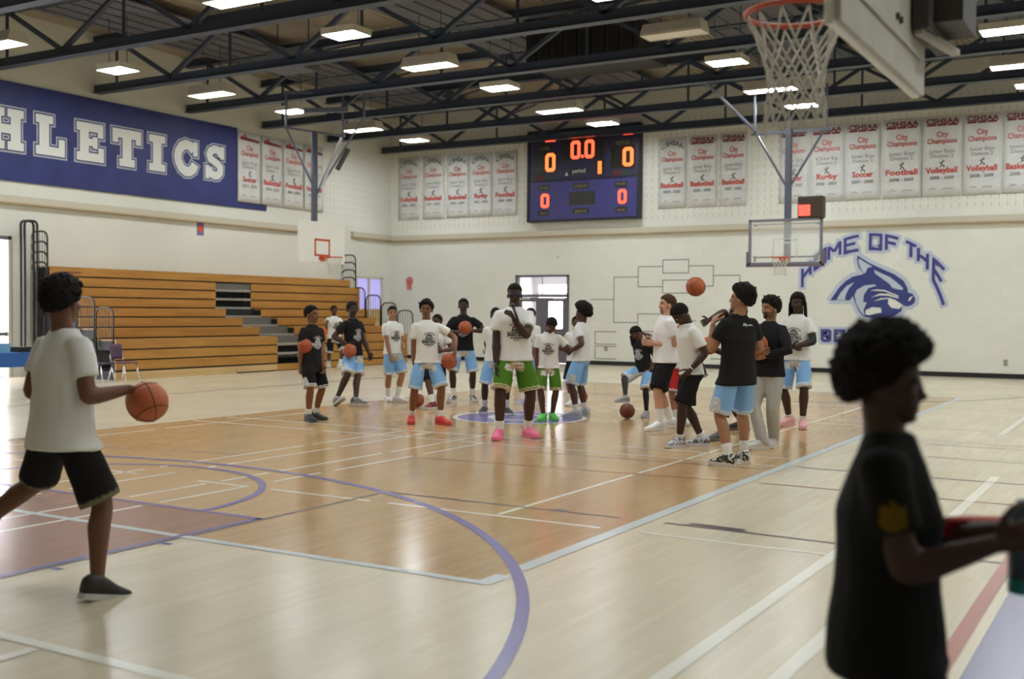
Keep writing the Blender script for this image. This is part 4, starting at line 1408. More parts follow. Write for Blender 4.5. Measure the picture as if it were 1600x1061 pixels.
def ik(a, c, l1, l2, pole):
    """middle joint of a two bone chain from a to c, bent towards pole; also the reachable end"""
    a, c, pole = Vector(a), Vector(c), Vector(pole)
    d = c - a
    L = d.length
    mx = (l1 + l2) * .998
    if L > mx:
        c = a + d * (mx / L)
        d = c - a
        L = mx
    x = (l1 * l1 - l2 * l2 + L * L) / (2 * L)
    h = math.sqrt(max(l1 * l1 - x * x, 0))
    t = d / L
    p = pole - t * pole.dot(t)
    if p.length < 1e-4: p = t.orthogonal()
    p.normalize()
    return a + t * x + p * h, c
_jobs = []
def temp_mesh(name, bm, voxel, smooth_it=3, fac=.5):
    """mesh object whose lofts are fused into one surface; read back by flush()"""
    bmesh.ops.recalc_face_normals(bm, faces=bm.faces)
    me = bpy.data.meshes.new(name)
    bm.to_mesh(me)
    bm.free()
    o = bpy.data.objects.new(name, me)
    COL.objects.link(o)
    r = o.modifiers.new('fuse', 'REMESH')
    r.mode = 'VOXEL'
    r.voxel_size = voxel
    s_ = o.modifiers.new('soft', 'SMOOTH')
    s_.factor = fac
    s_.iterations = smooth_it
    return o
def set_cols(me, cols):
    a = me.color_attributes.new('Col', 'FLOAT_COLOR', 'POINT')
    flat_ = []
    for c in cols: flat_ += [c[0], c[1], c[2], 1.0]
    a.data.foreach_set('color', flat_)
def finger(bm, base, d, nrm, ln, r, curl):
    """three-phalanx finger; d forward, nrm palm side"""
    p = Vector(base)
    ax = d.cross(nrm).normalized()
    pts = [p - d * .012, p]
    ang = 0
    dd = Vector(d)
    for k, f in enumerate((.44, .32, .24)):
        ang = curl * (0.75, 1.1, .8)[k]
        dd = Matrix.Rotation(ang, 3, ax) @ dd
        p = p + dd * ln * f
        pts.append(p.copy())
    tube(bm, pts, [r * 1.02, r * 1.05, r, r * .92, r * .7], 7)
def hand(bm, wrist, d, palm, s, right, curl=.35, spread=1.0):
    """palm, four fingers and a thumb from the wrist along d; palm = direction the palm faces"""
    d = Vector(d).normalized()
    palm = Vector(palm)
    palm = (palm - d * palm.dot(d)).normalized()
    side = d.cross(palm) * (1 if right else -1)      # towards the thumb
    w_ = Vector(wrist)
    L = .088 * s
    loft(bm, [(w_ - d * .03 * s, side * .024 * s, palm * .019 * s), (w_ + d * .004 * s, side * .027 * s, palm * .019 * s), (w_ + d * .035 * s, side * .037 * s, palm * .018 * s),
              (w_ + d * L * .8, side * .042 * s, palm * .015 * s), (w_ + d * L * 1.06, side * .039 * s, palm * .011 * s)], 12)
    for k, (o, ln) in enumerate(((.030, .072), (.0105, .080), (-.0095, .075), (-.029, .058))):
        fd = (d + side * (o * 4.5 * spread)).normalized()
        finger(bm, w_ + d * L * .98 + side * o * s, fd, palm, ln * s, .0088 * s, curl * (1 + .12 * k))
    td = (d * .62 + side * .72 + palm * .30).normalized()
    b0 = w_ + d * .022 * s + side * .026 * s
    p1 = b0 + td * .042 * s
    p2 = p1 + (d * .8 + side * .42 + palm * .35).normalized() * .034 * s
    p3 = p2 + (d * .9 + side * .15 + palm * .42).normalized() * .026 * s
    tube(bm, [b0 - td * .01 * s, b0, p1, p2, p3], [.012 * s, .0135 * s, .0115 * s, .0098 * s, .0068 * s], 7)

def make_person(pos, yaw_, height, label, skin, shirt=(0.74, 0.74, 0.72), shorts=(0.235, 0.45, 0.76), trim=(0.74, 0.74, 0.74), floral=True, shoes=(0.6, 0.6, 0.6), sole=(0.72, 0.71, 0.68),
                sock=True, sock_mat=None, sock_h=.17, feet=None, hands=None, lean=(0, 0), head=(0, 0, 0), hair='short', hair_mat=None, build_=1.0, pr=None, pants=None, sleeve_len=.62,
                long_sleeves=None, leggings=None, beard=0, elbow=None, palms=None, fdir=None, curl=(.35, .35), headk=1.0, drop=.015, toe=None, foot_pitch=None, shirt_len=0.0, glasses=False, sleeve_band=None,
                short_k=.95, legs_k=1.0, arm_band=None, mark=None, group='players on the court', cat='person', loose=1.0, pelvis=None, twist=0, watch=None):
    s = height / 1.778
    kb = build_
    root = empty('person', (pos[0], pos[1], 0), yaw_, label, cat, group)
    feet = feet or ((.12, 0, 0), (-.12, 0, 0))     # right, left (x right, y forward, z lift) in metres
    l_th, l_sh = .435 * s * legs_k, .425 * s * legs_k
    ank = .085 * s
    hipw = .092 * s
    cx = (feet[0][0] + feet[1][0]) / 2
    cyy = (feet[0][1] + feet[1][1]) / 2
    if pelvis: P0 = V3(*pelvis)
    else:
        P0 = V3(cx, cyy, 0)
        zz = []
        for i, sg in ((0, 1), (1, -1)):
            dx, dy = feet[i][0] - (cx + sg * hipw), feet[i][1] - cyy
            mx = (l_th + l_sh) * .997
            zz.append(math.sqrt(max(mx * mx - dx * dx - dy * dy, .05)) + ank + feet[i][2])
        P0.z = min(zz) - drop * s
    toe = toe or (20, -20)
    foot_pitch = foot_pitch or (0, 0)
    # torso frame
    TM = Matrix.Translation(P0) @ Matrix.Rotation(rad(-lean[0]), 4, 'X') @ Matrix.Rotation(rad(lean[1]), 4, 'Y') @ Matrix.Rotation(rad(twist), 4, 'Z')
    T3 = TM.to_3x3()
    tp = lambda x, y, z: TM @ V3(x * s, y * s, z * s)
    ax, ay, az = T3 @ V3(1, 0, 0), T3 @ V3(0, 1, 0), T3 @ V3(0, 0, 1)
    # legs
    legs = []
    for i, sg in ((0, 1), (1, -1)):
        hip = P0 + V3(sg * hipw, 0, -.01 * s)
        td = Matrix.Rotation(rad(-toe[i]), 3, 'Z') @ V3(0, 1, 0)
        fp = rad(foot_pitch[i])
        sole_c = V3(feet[i][0], feet[i][1], feet[i][2])
        a_ = sole_c + V3(0, 0, ank)
        kn, a_ = ik(hip, a_, l_th, l_sh, td + V3(sg * .12, 0, 0))
        legs.append((hip, kn, a_, td, fp))
    # arms
    hands = hands or (None, None)
    arms = []
    l_ua, l_fa = .295 * s, .255 * s
    for i, sg in ((0, 1), (1, -1)):
        sh_ = tp(sg * .166 * (.45 + .55 * kb), -.005, .478)
        tgt = hands[i]
        if tgt is None: tgt = sh_ + V3(sg * .055 * s, .03 * s, -.535 * s)
        else: tgt = V3(*tgt)
        pole = V3(*(elbow[i] if elbow and elbow[i] else (sg * .45, -1, -.25)))
        el, wr = ik(sh_, tgt, l_ua, l_fa, pole)
        arms.append((sh_, el, wr))
    # ---------------- body: torso, limbs
    b = BM()
    sec = [(-.10, .095, .070, .0), (.0, .132, .090, .0), (.10, .132, .092, .0), (.20, .130, .090, .0), (.32, .150, .104, .0), (.42, .154, .103, .0), (.465, .142, .086, -.003), (.50, .100, .068, -.006), (.54, .064, .058, -.008), (.56, .060, .056, -.01)]
    loft(b, [(tp(0, y, z), ax * (w_ * s * kb), ay * (d_ * s * kb)) for z, w_, d_, y in sec], 16)
    for i, (sh_, el, wr) in enumerate(arms):
        k = s * (.45 + .55 * kb)
        limb(b, [sh_, sh_.lerp(el, .3), sh_.lerp(el, .75), el], [.038 * k, .046 * k, .049 * k, .043 * k])
        limb(b, [el, el.lerp(wr, .28), el.lerp(wr, .75), wr], [.043 * k, .047 * k, .035 * k, .0275 * k])
    for hip, kn, an, td, fp in legs:
        k = s * (.45 + .55 * kb)
        limb(b, [hip, hip.lerp(kn, .35), hip.lerp(kn, .8), kn], [.070 * k, .080 * k, .068 * k, .058 * k])
        back = -td
        limb(b, [kn, kn.lerp(an, .28) + back * .016 * k, kn.lerp(an, .6) + back * .008 * k, an], [.057 * k, .063 * k, .049 * k, .037 * k])
        limb(b, [an, an + td * .06 * s - V3(0, 0, .045 * s)], [.036 * k, .030 * k], 10)
    body_t = temp_mesh('body_tmp', b, .0125 * s, 3)
    # ---------------- head
    hs = s * headk * 1.10
    NB = tp(0, -.012, .56)
    HM = Matrix.Translation(NB + (az * .35 + V3(0, 0, .65)) * .030 * s) @ Matrix.Rotation(rad(-head[1]), 4, 'Z') @ Matrix.Rotation(rad(-head[0]), 4, 'X') @ Matrix.Rotation(rad(head[2]), 4, 'Y') @ Matrix.Scale(hs, 4)
    b = BM()
    ell(b, HM, (0, -.012, .135), (.074, .095, .088), 16)
    ell(b, HM, (0, .028, .075), (.056, .058, .075), 14)
    ell(b, HM, (0, .055, .022), (.030, .030, .020), 12)
    ell(b, HM, (0, .088, .083), (.0155, .020, .014), 10)
    ell(b, HM, (0, .082, .100), (.0095, .014, .026), 10)
    ell(b, HM, (0, .071, .128), (.052, .016, .012), 10)
    ell(b, HM, (0, .076, .048), (.023, .013, .0115), 10)
    for sg in (-1, 1):
        ell(b, HM, (sg * .076, -.008, .095), (.010, .020, .031), 10)
        ell(b, HM, (sg * .040, .058, .085), (.020, .022, .020), 10)
    limb(b, [NB - az * .07 * s, NB - az * .01 * s, NB.lerp(HM @ V3(0, -.018, .05), .5), HM @ V3(0, -.018, .06)], [.075 * s * kb, .063 * s * (.5 + .5 * kb), .057 * s * (.5 + .5 * kb), .054 * hs], 14)
    head_t = temp_mesh('head_tmp', b, .0062 * hs, 3, .45)
    # ---------------- shirt
    b = BM()
    lo = loose
    q0 = -.045 - shirt_len
    sec = [(q0, .192, .146), (max(-.02, q0 + .02), .190, .142), (.10, .173, .130), (.22, .166, .125), (.33, .176, .130), (.41, .184, .128), (.47, .174, .108), (.51, .140, .090), (.542, .098, .078), (.565, .073, .069)]
    loft(b, [(tp(0, .0, z), ax * (w_ * s * kb * (lo if z < .4 else 1)), ay * (d_ * s * kb * (lo if z < .4 else 1))) for z, w_, d_ in sec], 18)
    for i, (sh_, el, wr) in enumerate(arms):
        k = s * (.45 + .55 * kb)
        t = sleeve_len
        inn = sh_.lerp(tp(0, 0, .47), .25)
        if long_sleeves and long_sleeves[i]:
            limb(b, [inn, sh_, sh_.lerp(el, .6), el, el.lerp(wr, .5), el.lerp(wr, .93)], [.062 * k, .066 * k, .066 * k, .063 * k, .058 * k, .045 * k])
        else:
            dn = (el - sh_).normalized()
            hz = (sh_ - inn).normalized()
            rings = []
            for c_, tg, r1, r2 in ((inn, hz, .048, .074), (inn.lerp(sh_, .55), hz, .053, .074), (sh_.lerp(el, .03), (hz + dn * .8), .057, .070), (sh_.lerp(el, .22), (dn + hz * .15), .063, .069), (sh_.lerp(el, t * .7), dn, .067, .071), (sh_.lerp(el, t), dn, .070, .074)):
                tg = tg.normalized()
                u = tg.cross(ay)
                if u.length < .2: u = tg.cross(az)
                u.normalize()
                v = u.cross(tg)
                rings.append((c_, u * (r1 * k), v * (r2 * k)))
            loft(b, rings, 14)
    hemz = tp(0, 0, q0).z
    for hip, kn, an, td, fp in legs:
        k = s * (.35 + .65 * kb)
        dz = hip.z - kn.z
        if dz < .75 * l_th: continue
        t_ = (hip.z - hemz) / dz
        rg = []
        for f, r1, r2 in ((.0, .078, .108), (.5, .094, .122), (1.0, .106, .132)):
            c_ = hip.lerp(kn, t_ * f)
            rg.append((c_, V3(r1 * k * lo, 0, 0), V3(0, r2 * k * lo, 0)))
        loft(b, rg, 14)
    shirt_t = temp_mesh('shirt_tmp', b, .0145 * s, 2)
    # ---------------- shorts or trousers
    b = BM()
    zt = P0 + V3(0, 0, .0)
    loft(b, [(tp(0, 0, .085), ax * (.150 * s * kb), ay * (.108 * s * kb)), (tp(0, 0, .0), ax * (.166 * s * kb), ay * (.122 * s * kb)), (P0 + V3(0, 0, -.07 * s), V3(.176 * s * kb, 0, 0), V3(0, .128 * s * kb, 0)), (P0 + V3(0, 0, -.125 * s), V3(.13 * s * kb, 0, 0), V3(0, .10 * s * kb, 0))], 18)
    for sg, (hip, kn, an, td, fp) in zip((1, -1), legs):
        k = s * (.35 + .65 * kb)
        dn = (kn - hip).normalized()
        u = dn.cross(td)
        if u.length < .05: u = V3(1, 0, 0)
        u.normalize()
        v = u.cross(dn)
        if pants:
            loft(b, [(hip + V3(0, 0, .03 * s), u * .10 * k, v * .105 * k), (hip.lerp(kn, .5), u * .093 * k, v * .098 * k), (kn, u * .078 * k, v * .082 * k)], 14)
            d2__ = (an - kn).normalized()
            loft(b, [(kn, u * .080 * k, v * .082 * k), (kn.lerp(an, .5), u * .078 * k, v * .080 * k), (kn.lerp(an, .9), u * .070 * k, v * .074 * k), (kn.lerp(an, 1.06), u * .062 * k, v * .068 * k)], 14)
        else:
            loft(b, [(hip.lerp(kn, .06), u * .070 * k, v * .090 * k), (hip.lerp(kn, .22), u * .086 * k, v * .106 * k), (hip.lerp(kn, .42), u * .096 * k, v * .112 * k), (hip.lerp(kn, short_k * .8), u * .103 * k, v * .116 * k), (hip.lerp(kn, short_k), u * .106 * k, v * .119 * k)], 16)
    shorts_t = temp_mesh('shorts_tmp', b, .0125 * s, 2)
    _jobs.append(dict(locals()))
    return root

def read_back(o, dg):
    me = bpy.data.meshes.new_from_object(o.evaluated_get(dg))
    old = o.data
    bpy.data.objects.remove(o)
    bpy.data.meshes.remove(old)
    return me
def append_bm(me, bm, col):
    """join a bmesh into a mesh (hands onto the body)"""
    b = BM()
    b.from_mesh(me)
    n0 = len(b.verts)
    tmp = bpy.data.meshes.new('t')
    bmesh.ops.recalc_face_normals(bm, faces=bm.faces)
    bm.to_mesh(tmp)
    bm.free()
    b.from_mesh(tmp)
    bpy.data.meshes.remove(tmp)
    b.to_mesh(me)
    b.free()
    return n0
def vary(c, k): return (c[0] * k, c[1] * k, c[2] * k)
def wrinkle(me, s, amp):
    """soft cloth folds"""
    out = []
    for v in me.vertices:
        p = v.co / s
        n = noise.noise(V3(p.x * 7, p.y * 7, p.z * 3.2)) + .5 * noise.noise(V3(p.x * 16 + 4, p.y * 16, p.z * 7))
        out.append(v.co + v.normal * (amp * s * n))
    me.vertices.foreach_set('co', [x for p in out for x in p])
    me.update()
def print_on(J, me, M, kind):
    """flat chest print laid onto the shirt by dropping it along the chest normal"""
    s, TM = J['s'], J['TM']
    bvh = BVHTree.FromPolygons([v.co.copy() for v in me.vertices], [tuple(p.vertices) for p in me.polygons])
    q = BM()
    O, X, Z = V3(0, 0, 0), V3(1, 0, 0), V3(0, 0, 1)
    if kind == 'chest':
        wd = .21
        for k in range(9):      # arched row of small letters, as bars
            a = -1 + 2 * k / 8
            stroke(q, [(a * .075, .385 - .028 * a * a), (a * .075 + .011, .385 - .028 * (a + .14) ** 2)], .016, 0, lambda u, v: V3(-u, 0, v))
        pts = [(math.cos(t) * .042, .318 + math.sin(t) * .042) for t in [PI * (-.15 + 1.3 * i / 12) for i in range(13)]]
        stroke(q, pts, .014, 0, lambda u, v: V3(-u, 0, v))
        for u0 in (-.02, .0, .02): stroke(q, [(u0, .30), (u0 * .6, .355)], .008, 0, lambda u, v: V3(-u, 0, v))
        stroke(q, [(-.06, .302), (.06, .302)], .012, 0, lambda u, v: V3(-u, 0, v))
        put_text(q, 'BASKETBALL', V3(0, 0, .238), V3(-1, 0, 0), Z, .048, .20, bold=.045)
        stroke(q, [(-.07, .218), (.07, .218)], .013, 0, lambda u, v: V3(-u, 0, v))
        stroke(q, [(-.035, .196), (.035, .196)], .008, 0, lambda u, v: V3(-u, 0, v))
    elif kind == 'back':
        stroke(q, [(-.085, .45), (-.07, .47), (-.055, .45), (-.05, .465), (-.04, .45)], .014, 0, lambda u, v: V3(u + .06, 0, v))
        stroke(q, [(-.03, .452), (.0, .46), (.03, .45)], .011, 0, lambda u, v: V3(u + .06, 0, v))
    elif kind == 'small':
        for u0, v0, w_ in ((-.075, .40, .05), (-.075, .375, .05)): stroke(q, [(u0, v0), (u0 + w_, v0)], .02, 0, lambda u, v: V3(-u, 0, v))
    bmesh.ops.subdivide_edges(q, edges=[e for e in q.edges if e.calc_length() > .03], cuts=2, use_grid_fill=False)
    fwd = TM.to_3x3() @ V3(0, -1 if kind != 'back' else 1, 0)
    dead = []
    for v in q.verts:
        p = TM @ V3(v.co.x * s, (.5 if kind != 'back' else -.5) * s, v.co.z * s)
        hit, nrm, _, _ = bvh.ray_cast(p, fwd)
        if hit is None: dead.append(v)
        else: v.co = hit - fwd * .004
    bmesh.ops.delete(q, geom=dead, context='VERTS')
    return build('shirt_print', q, M, J['root'])
def finish_people():
    bpy.context.view_layer.update()
    dg = bpy.context.evaluated_depsgraph_get()
    for J in _jobs:
        for k in ('body_t', 'head_t', 'shirt_t', 'shorts_t'): J[k + '_me'] = None
    # read everything before removing anything
    for J in _jobs:
        for k in ('body_t', 'head_t', 'shirt_t', 'shorts_t'):
            J[k + '_me'] = bpy.data.meshes.new_from_object(J[k].evaluated_get(dg))
    for J in _jobs:
        for k in ('body_t', 'head_t', 'shirt_t', 'shorts_t'):
            me = J[k].data
            bpy.data.objects.remove(J[k])
            bpy.data.meshes.remove(me)
    for J in _jobs: dress(J)
def dress(J):
    s, hs, root, TM, HM, legs, arms, kb = J['s'], J['hs'], J['root'], J['TM'], J['HM'], J['legs'], J['arms'], J['kb']
    skin, P0 = J['skin'], J['P0']
    TI, HI = TM.inverted(), HM.inverted()
    # body + head + hands in one mesh
    me = J['body_t_me']
    hb = BM()
    hb.from_mesh(J['head_t_me'])
    nb = append_bm(me, hb, None)
    nh_ = len(me.vertices)
    hb = BM()
    for i, (sh_, el, wr) in enumerate(arms):
        d = (wr - el).normalized()
        if J['fdir'] and J['fdir'][i]: d = V3(*J['fdir'][i]).normalized()
        sg = 1 if i == 0 else -1
        pl = J['palms'][i] if J['palms'] and J['palms'][i] else (-sg, .15, 0)
        hand(hb, wr, d, pl, s * (.55 + .45 * kb) * 1.04, i == 0, J['curl'][i])
    n2 = append_bm(me, hb, None)
    cols = []
    lip, brow = vary(skin, .62) if skin[0] < .3 else (skin[0] * .75, skin[1] * .5, skin[2] * .5), (0.012, 0.009, 0.008)
    if skin[0] < .06: lip = vary(skin, .75)
    leg_c, band = J['leggings'], J['arm_band']
    beard = J['beard']
    for i, v in enumerate(me.vertices):
        c = skin
        if i < nb:
            p = v.co
            if leg_c and p.z < P0.z and p.z < (TM @ V3(0, 0, 0)).z - .0: c = leg_c
            if band is not None:
                sh_, el, wr = arms[band]
                d = (wr - el)
                t = (p - el).dot(d) / d.length_squared
                perp = (p - el - d * t).length
                d0 = (el - sh_)
                t0_ = (p - sh_).dot(d0) / d0.length_squared
                perp0 = (p - sh_ - d0 * t0_).length
                if (t < .3 and t > -.2 and perp < .08 * s) or (t0_ > .45 and t0_ < 1.1 and perp0 < .08 * s): c = (.015, .015, .018)
        elif i < nh_:
            q = HI @ v.co
            if abs(q.x) < .026 - abs(q.z - .046) * .9 and .036 < q.z < .058 and q.y > .07: c = lip
            elif .014 < abs(q.x) < .048 and .124 < q.z < .138 and q.y > .055: c = brow
            elif beard and q.z < .07 and q.y > .055 and abs(q.x) < .034 and not (.040 < q.z < .054 and abs(q.x) < .018): c = brow if beard > 1 else vary(skin, .35)
            elif beard > 2 and q.z < .075 and q.y > -.01 and q.z > -.01 and abs(q.x) > .03: c = vary(skin, .45)
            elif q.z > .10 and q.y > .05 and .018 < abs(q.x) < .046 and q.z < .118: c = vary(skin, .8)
        elif i >= n2: c = vary(skin, 1.12) if skin[0] < .3 else skin
        cols.append(c)
    set_cols(me, cols)
    link('body', me, M_skin, root, True)
    for sg in (-1, 1):
        q = BM()
        ell(q, HM, (sg * .031, .0725, .109), (.0140, .010, .0056), 8)
        o = build('eye', q, M_eye_w, root, True)
        q = BM()
        ell(q, HM, (sg * .031, .0795, .109), (.0068, .0042, .0056), 8)
        build('iris', q, M_eye_d, o, True)
    # hair
    style = J['hair']
    if style:
        q = BM()
        bmesh.ops.create_icosphere(q, subdivisions=5 if J['group'] == 'near players' else 4, radius=1.0)
        big = {'short': .009, 'fade': .010, 'afro': .055, 'bigafro': .060, 'curly': .030, 'twists': .026, 'dreads': .022, 'mop': .042}[style]
        sd = len(J['label']) * 1.37
        for v in q.verts:
            d = v.co.normalized()
            p = V3(d.x * .0755, d.y * .097 - .012, d.z * .089 + .135)
            # hairline: forehead at z .17 in front, ears at sides, nape at back
            kn_ = ((1.0, .170), (.75, .168), (.5, .142), (.25, .112), (.0, .102), (-.35, .075), (-.7, .055), (-1.0, .050))
            line = .05
            for (ya, za), (yb, zb_) in zip(kn_[:-1], kn_[1:]):
                if yb <= d.y <= ya: line = za + (zb_ - za) * (ya - d.y) / (ya - yb)
            if style in ('afro', 'bigafro', 'mop', 'curly'): line -= .004
            line += .010 * noise.noise(V3(d.x * 6, d.y * 6, sd))
            if style == 'fade' and d.y < .6: line += .035
            t = min(max((p.z - line) / (.012 + big * .4), 0), 1)
            t = t * (2 - t)
            am = .28 if style == 'bigafro' else 1.0
            nz = am * noise.noise(V3(d.x * 4 + sd, d.y * 4, d.z * 4)) * .30 + noise.noise(V3(d.x * 12, d.y * 12 + sd, d.z * 12)) * .30 + noise.noise(V3(d.x * 27, d.y * 27 + sd, d.z * 27)) * .30
            top = .6 + .4 * max(0, d.z)
            if style in ('afro', 'bigafro'): top = .75 + .35 * max(0, d.z)
            if style == 'fade': top = .35 + 1.0 * max(0, d.z)
            off = big * top * (1 + nz * (1.0 if big > .012 else .25)) + .003
            cen = V3(0, -.012, .135)
            v.co = HM @ (p + (p - cen).normalized() * (off * t - .016 * (1 - t)))
        h_ = build('hair', q, J['hair_mat'] or M_hair, root, True)
        if style in ('dreads', 'twists', 'curly', 'mop'):
            q = BM()
            rnd = random.Random(int(sd * 100))
            n_ = {'dreads': 80, 'twists': 60, 'curly': 40, 'mop': 30}[style]
            for k in range(n_):
                a = rnd.uniform(-PI, PI)
                zz = rnd.uniform(.1, 1.0)
                if math.cos(a) > (.25 if style == 'dreads' else .55) and zz < .62: continue
                if style == 'dreads' and math.cos(a) > .45: continue
                d = V3(math.sin(a) * math.sqrt(1 - zz * zz), math.cos(a) * math.sqrt(1 - zz * zz), zz)
                p = V3(d.x * .082, d.y * .102 - .012, d.z * .098 + .135)
                if style == 'dreads':
                    hd = V3(d.x, d.y, 0)
                    if hd.length < .05: continue
                    hd.normalize()
                    rx, ry = .088 + rnd.uniform(0, .012), .104 + rnd.uniform(0, .012)
                    e1 = V3(hd.x * rx, hd.y * ry - .012, .10)
                    e2 = V3(hd.x * rx * 1.08, hd.y * ry * 1.05 - .012, rnd.uniform(-.10, -.03))
                    if math.cos(a) > .35: e2.z = rnd.uniform(.03, .09)
                    mid = V3(d.x * .088, d.y * .108 - .012, max(d.z * .10 + .12, .12))
                    tube(q, [HM @ x_ for x_ in (p, mid, e1, e1.lerp(e2, .6), e2)], [.010 * hs, .011 * hs, .0105 * hs, .010 * hs, .006 * hs], 5)
                else:
                    w_ = V3(rnd.uniform(-1, 1), rnd.uniform(-1, 1), rnd.uniform(-.6, .6)) * .016
                    g = big * .9
                    pts = [p, p + d * g * .7 + w_ * .5, p + d * g + w_]
                    tube(q, [HM @ x_ for x_ in pts], [.011 * hs, .012 * hs, .006 * hs], 5)
            setp(build('hair_strands', q, J['hair_mat'] or M_hair, h_, True), kind='stuff')
    # shirt
    me = J['shirt_t_me']
    me.update()
    wrinkle(me, s, .0075)
    sc = J['shirt']
    cols = []
    mk = J['mark']
    for v in me.vertices:
        c = sc
        if mk:
            sh_, el, wr = arms[mk[0]]
            if (v.co - (sh_.lerp(el, .45) + TM.to_3x3() @ V3(.065 * s, 0, 0))).length < mk[1] * s: c = mk[2]
        cols.append(c)
    set_cols(me, cols)
    shirt_o = link('shirt', me, M_cloth, root, True)
    if J['pr']:
        print_on(J, me, M_ink_black if sc[0] > .3 else M_ink_white, J['pr'])
        if J['pr'] == 'chest' and sc[0] < .3: pass
    # collar
    q = BM()
    ring_ = []
    for k in range(20):
        a = 2 * PI * k / 20
        ring_.append(J['tp'](math.cos(a) * .0665 * kb, math.sin(a) * .0635 * kb, .556 - .006 * math.sin(a)))
    tube(q, ring_, .0075 * s, 6, closed=True)
    cm = mat('collar', vary(sc, .93), .9)
    build('collar', q, cm, shirt_o, True)
    # shorts colours
    me = J['shorts_t_me']
    me.update()
    wrinkle(me, s, .006)
    base, trim = J['shorts'], J['trim']
    cols = []
    fl1, fl2 = (.60, .60, .58), (.42, .44, .46)
    sk = J['short_k']
    for v in me.vertices:
        p = v.co
        c = base
        if not J['pants']:
            best = None
            for sg, (hip, kn, an, td, fp) in zip((1, -1), legs):
                d = kn - hip
                t = (p - hip).dot(d) / d.length_squared
                dist = (p - hip - d * t).length
                if best is None or dist < best[0]: best = (dist, t, sg, hip, kn, td, d)
            dist, t, sg, hip, kn, td, d = best
            e = (sk - t) * d.length / s        # metres above the hem
            rv = p - hip - d * t
            outw = rv.dot(V3(sg, 0, 0)) / max(dist, 1e-4)
            fr_ = rv.dot(td) / max(dist, 1e-4)
            cell = noise.cell(p / s * 34) if False else noise.noise(p / s * 38)
            if J['floral']:
                if e < .016 or .028 < e < .040: c = trim
                q_ = TI @ p / s
                if e < .15 and outw > .5 + e * 2.2 and abs(fr_) < .85 - e * 2: c = fl1 if cell > -.1 else fl2
                lobes = .115 + .018 * math.sin(q_.x * 70)
                if q_.y > .04 and abs(q_.x) < lobes and -.20 < q_.z and (abs(q_.x) / lobes) ** 2 + ((q_.z + .105) / .060) ** 2 < 1.0: c = (.62, .61, .56) if cell > -.18 else ((.40, .28, .14) if base[1] > base[2] else (.36, .38, .42))
            elif trim and e < .03: c = trim
        cols.append(c)
    set_cols(me, cols)
    link('trousers' if J['pants'] else 'shorts', me, M_cloth, root, True)
    # socks, shoes
    for i, (hip, kn, an, td, fp) in enumerate(legs):
        k = s * (.45 + .55 * kb)
        if J['sock'] and not J['pants']:
            q = BM()
            t = 1 - J['sock_h'] / .425
            bk = -td * .006 * k
            tube(q, [kn.lerp(an, t) + bk * 1.5, kn.lerp(an, t + .01) + bk * 1.5, kn.lerp(an, (1 + t) / 2) + bk, an + V3(0, 0, .01), an + td * .02 * s - V3(0, 0, .03 * s)], [.053 * k, .054 * k, .046 * k, .044 * k, .045 * k], 12)
            build('sock', q, J['sock_mat'] or M_sock, root, True)
        # shoe: rings along the foot, sole slab below
        R_ = Matrix.Translation(an) @ Matrix(((td.y, td.x, 0, 0), (-td.x, td.y, 0, 0), (0, 0, 1, 0), (0, 0, 0, 1))) @ Matrix.Rotation(-fp, 4, 'X')
        zb = -.085 * s
        g = s * 1.10
        q = BM()
        rings = []
        for y, w_, h, zo in ((-.078, .022, .070, .02), (-.070, .034, .092, .018), (-.045, .040, .108, .018), (.0, .043, .112, .018), (.045, .046, .094, .018), (.09, .050, .072, .018), (.14, .050, .056, .02), (.178, .043, .046, .022), (.198, .022, .036, .026)):
            n = 12
            rings.append([R_ @ V3(w_ * g * math.copysign(abs(math.cos(2 * PI * m_ / n)) ** .75, math.cos(2 * PI * m_ / n)), y * g, zb + zo * g + (h * 1.16 - zo) * g * (.5 + .5 * math.copysign(abs(math.sin(2 * PI * m_ / n)) ** .8, math.sin(2 * PI * m_ / n)))) for m_ in range(n)])
        RV = [[q.verts.new(p) for p in r] for r in rings]
        for A, B_ in zip(RV[:-1], RV[1:]):
            for m_ in range(12): q.faces.new((A[m_], A[(m_ + 1) % 12], B_[(m_ + 1) % 12], B_[m_]))
        q.faces.new(RV[0][::-1])
        q.faces.new(RV[-1])
        bmesh.ops.recalc_face_normals(q, faces=q.faces)
        so = build('shoe', q, shoe_mat(J['shoes']), root, True)
        q = BM()
        out = []
        for y, w_ in ((-.084, .018), (-.076, .034), (-.04, .043), (.02, .044), (.08, .051), (.14, .053), (.185, .044), (.206, .020)): out.append((y, w_))
        loop = [(w_, y) for y, w_ in out] + [(-w_, y) for y, w_ in out[::-1]]
        top_ = [q.verts.new(R_ @ V3(x_ * g, y * g, zb + (.030 + (.012 if y > .17 else 0)) * g)) for x_, y in loop]
        bot_ = [q.verts.new(R_ @ V3(x_ * g * .96, y * g, zb + (.001 + (.008 if y > .18 else 0)) * g)) for x_, y in loop]
        m_ = len(loop)
        for a in range(m_): q.faces.new((bot_[a], bot_[(a + 1) % m_], top_[(a + 1) % m_], top_[a]))
        q.faces.new(top_)
        q.faces.new(bot_[::-1])
        bmesh.ops.recalc_face_normals(q, faces=q.faces)
        build('sole', q, shoe_mat(J['sole']), so)
        q = BM()
        for y in (.045, .068, .091):
            tube(q, [R_ @ V3(-.026 * g, y * g, zb + (.106 - y * .42) * g), R_ @ V3(0, y * g, zb + (.120 - y * .46) * g), R_ @ V3(.026 * g, y * g, zb + (.106 - y * .42) * g)], .004 * g, 5)
        setp(build('laces', q, shoe_mat(J['sole']), so, True), kind='stuff')
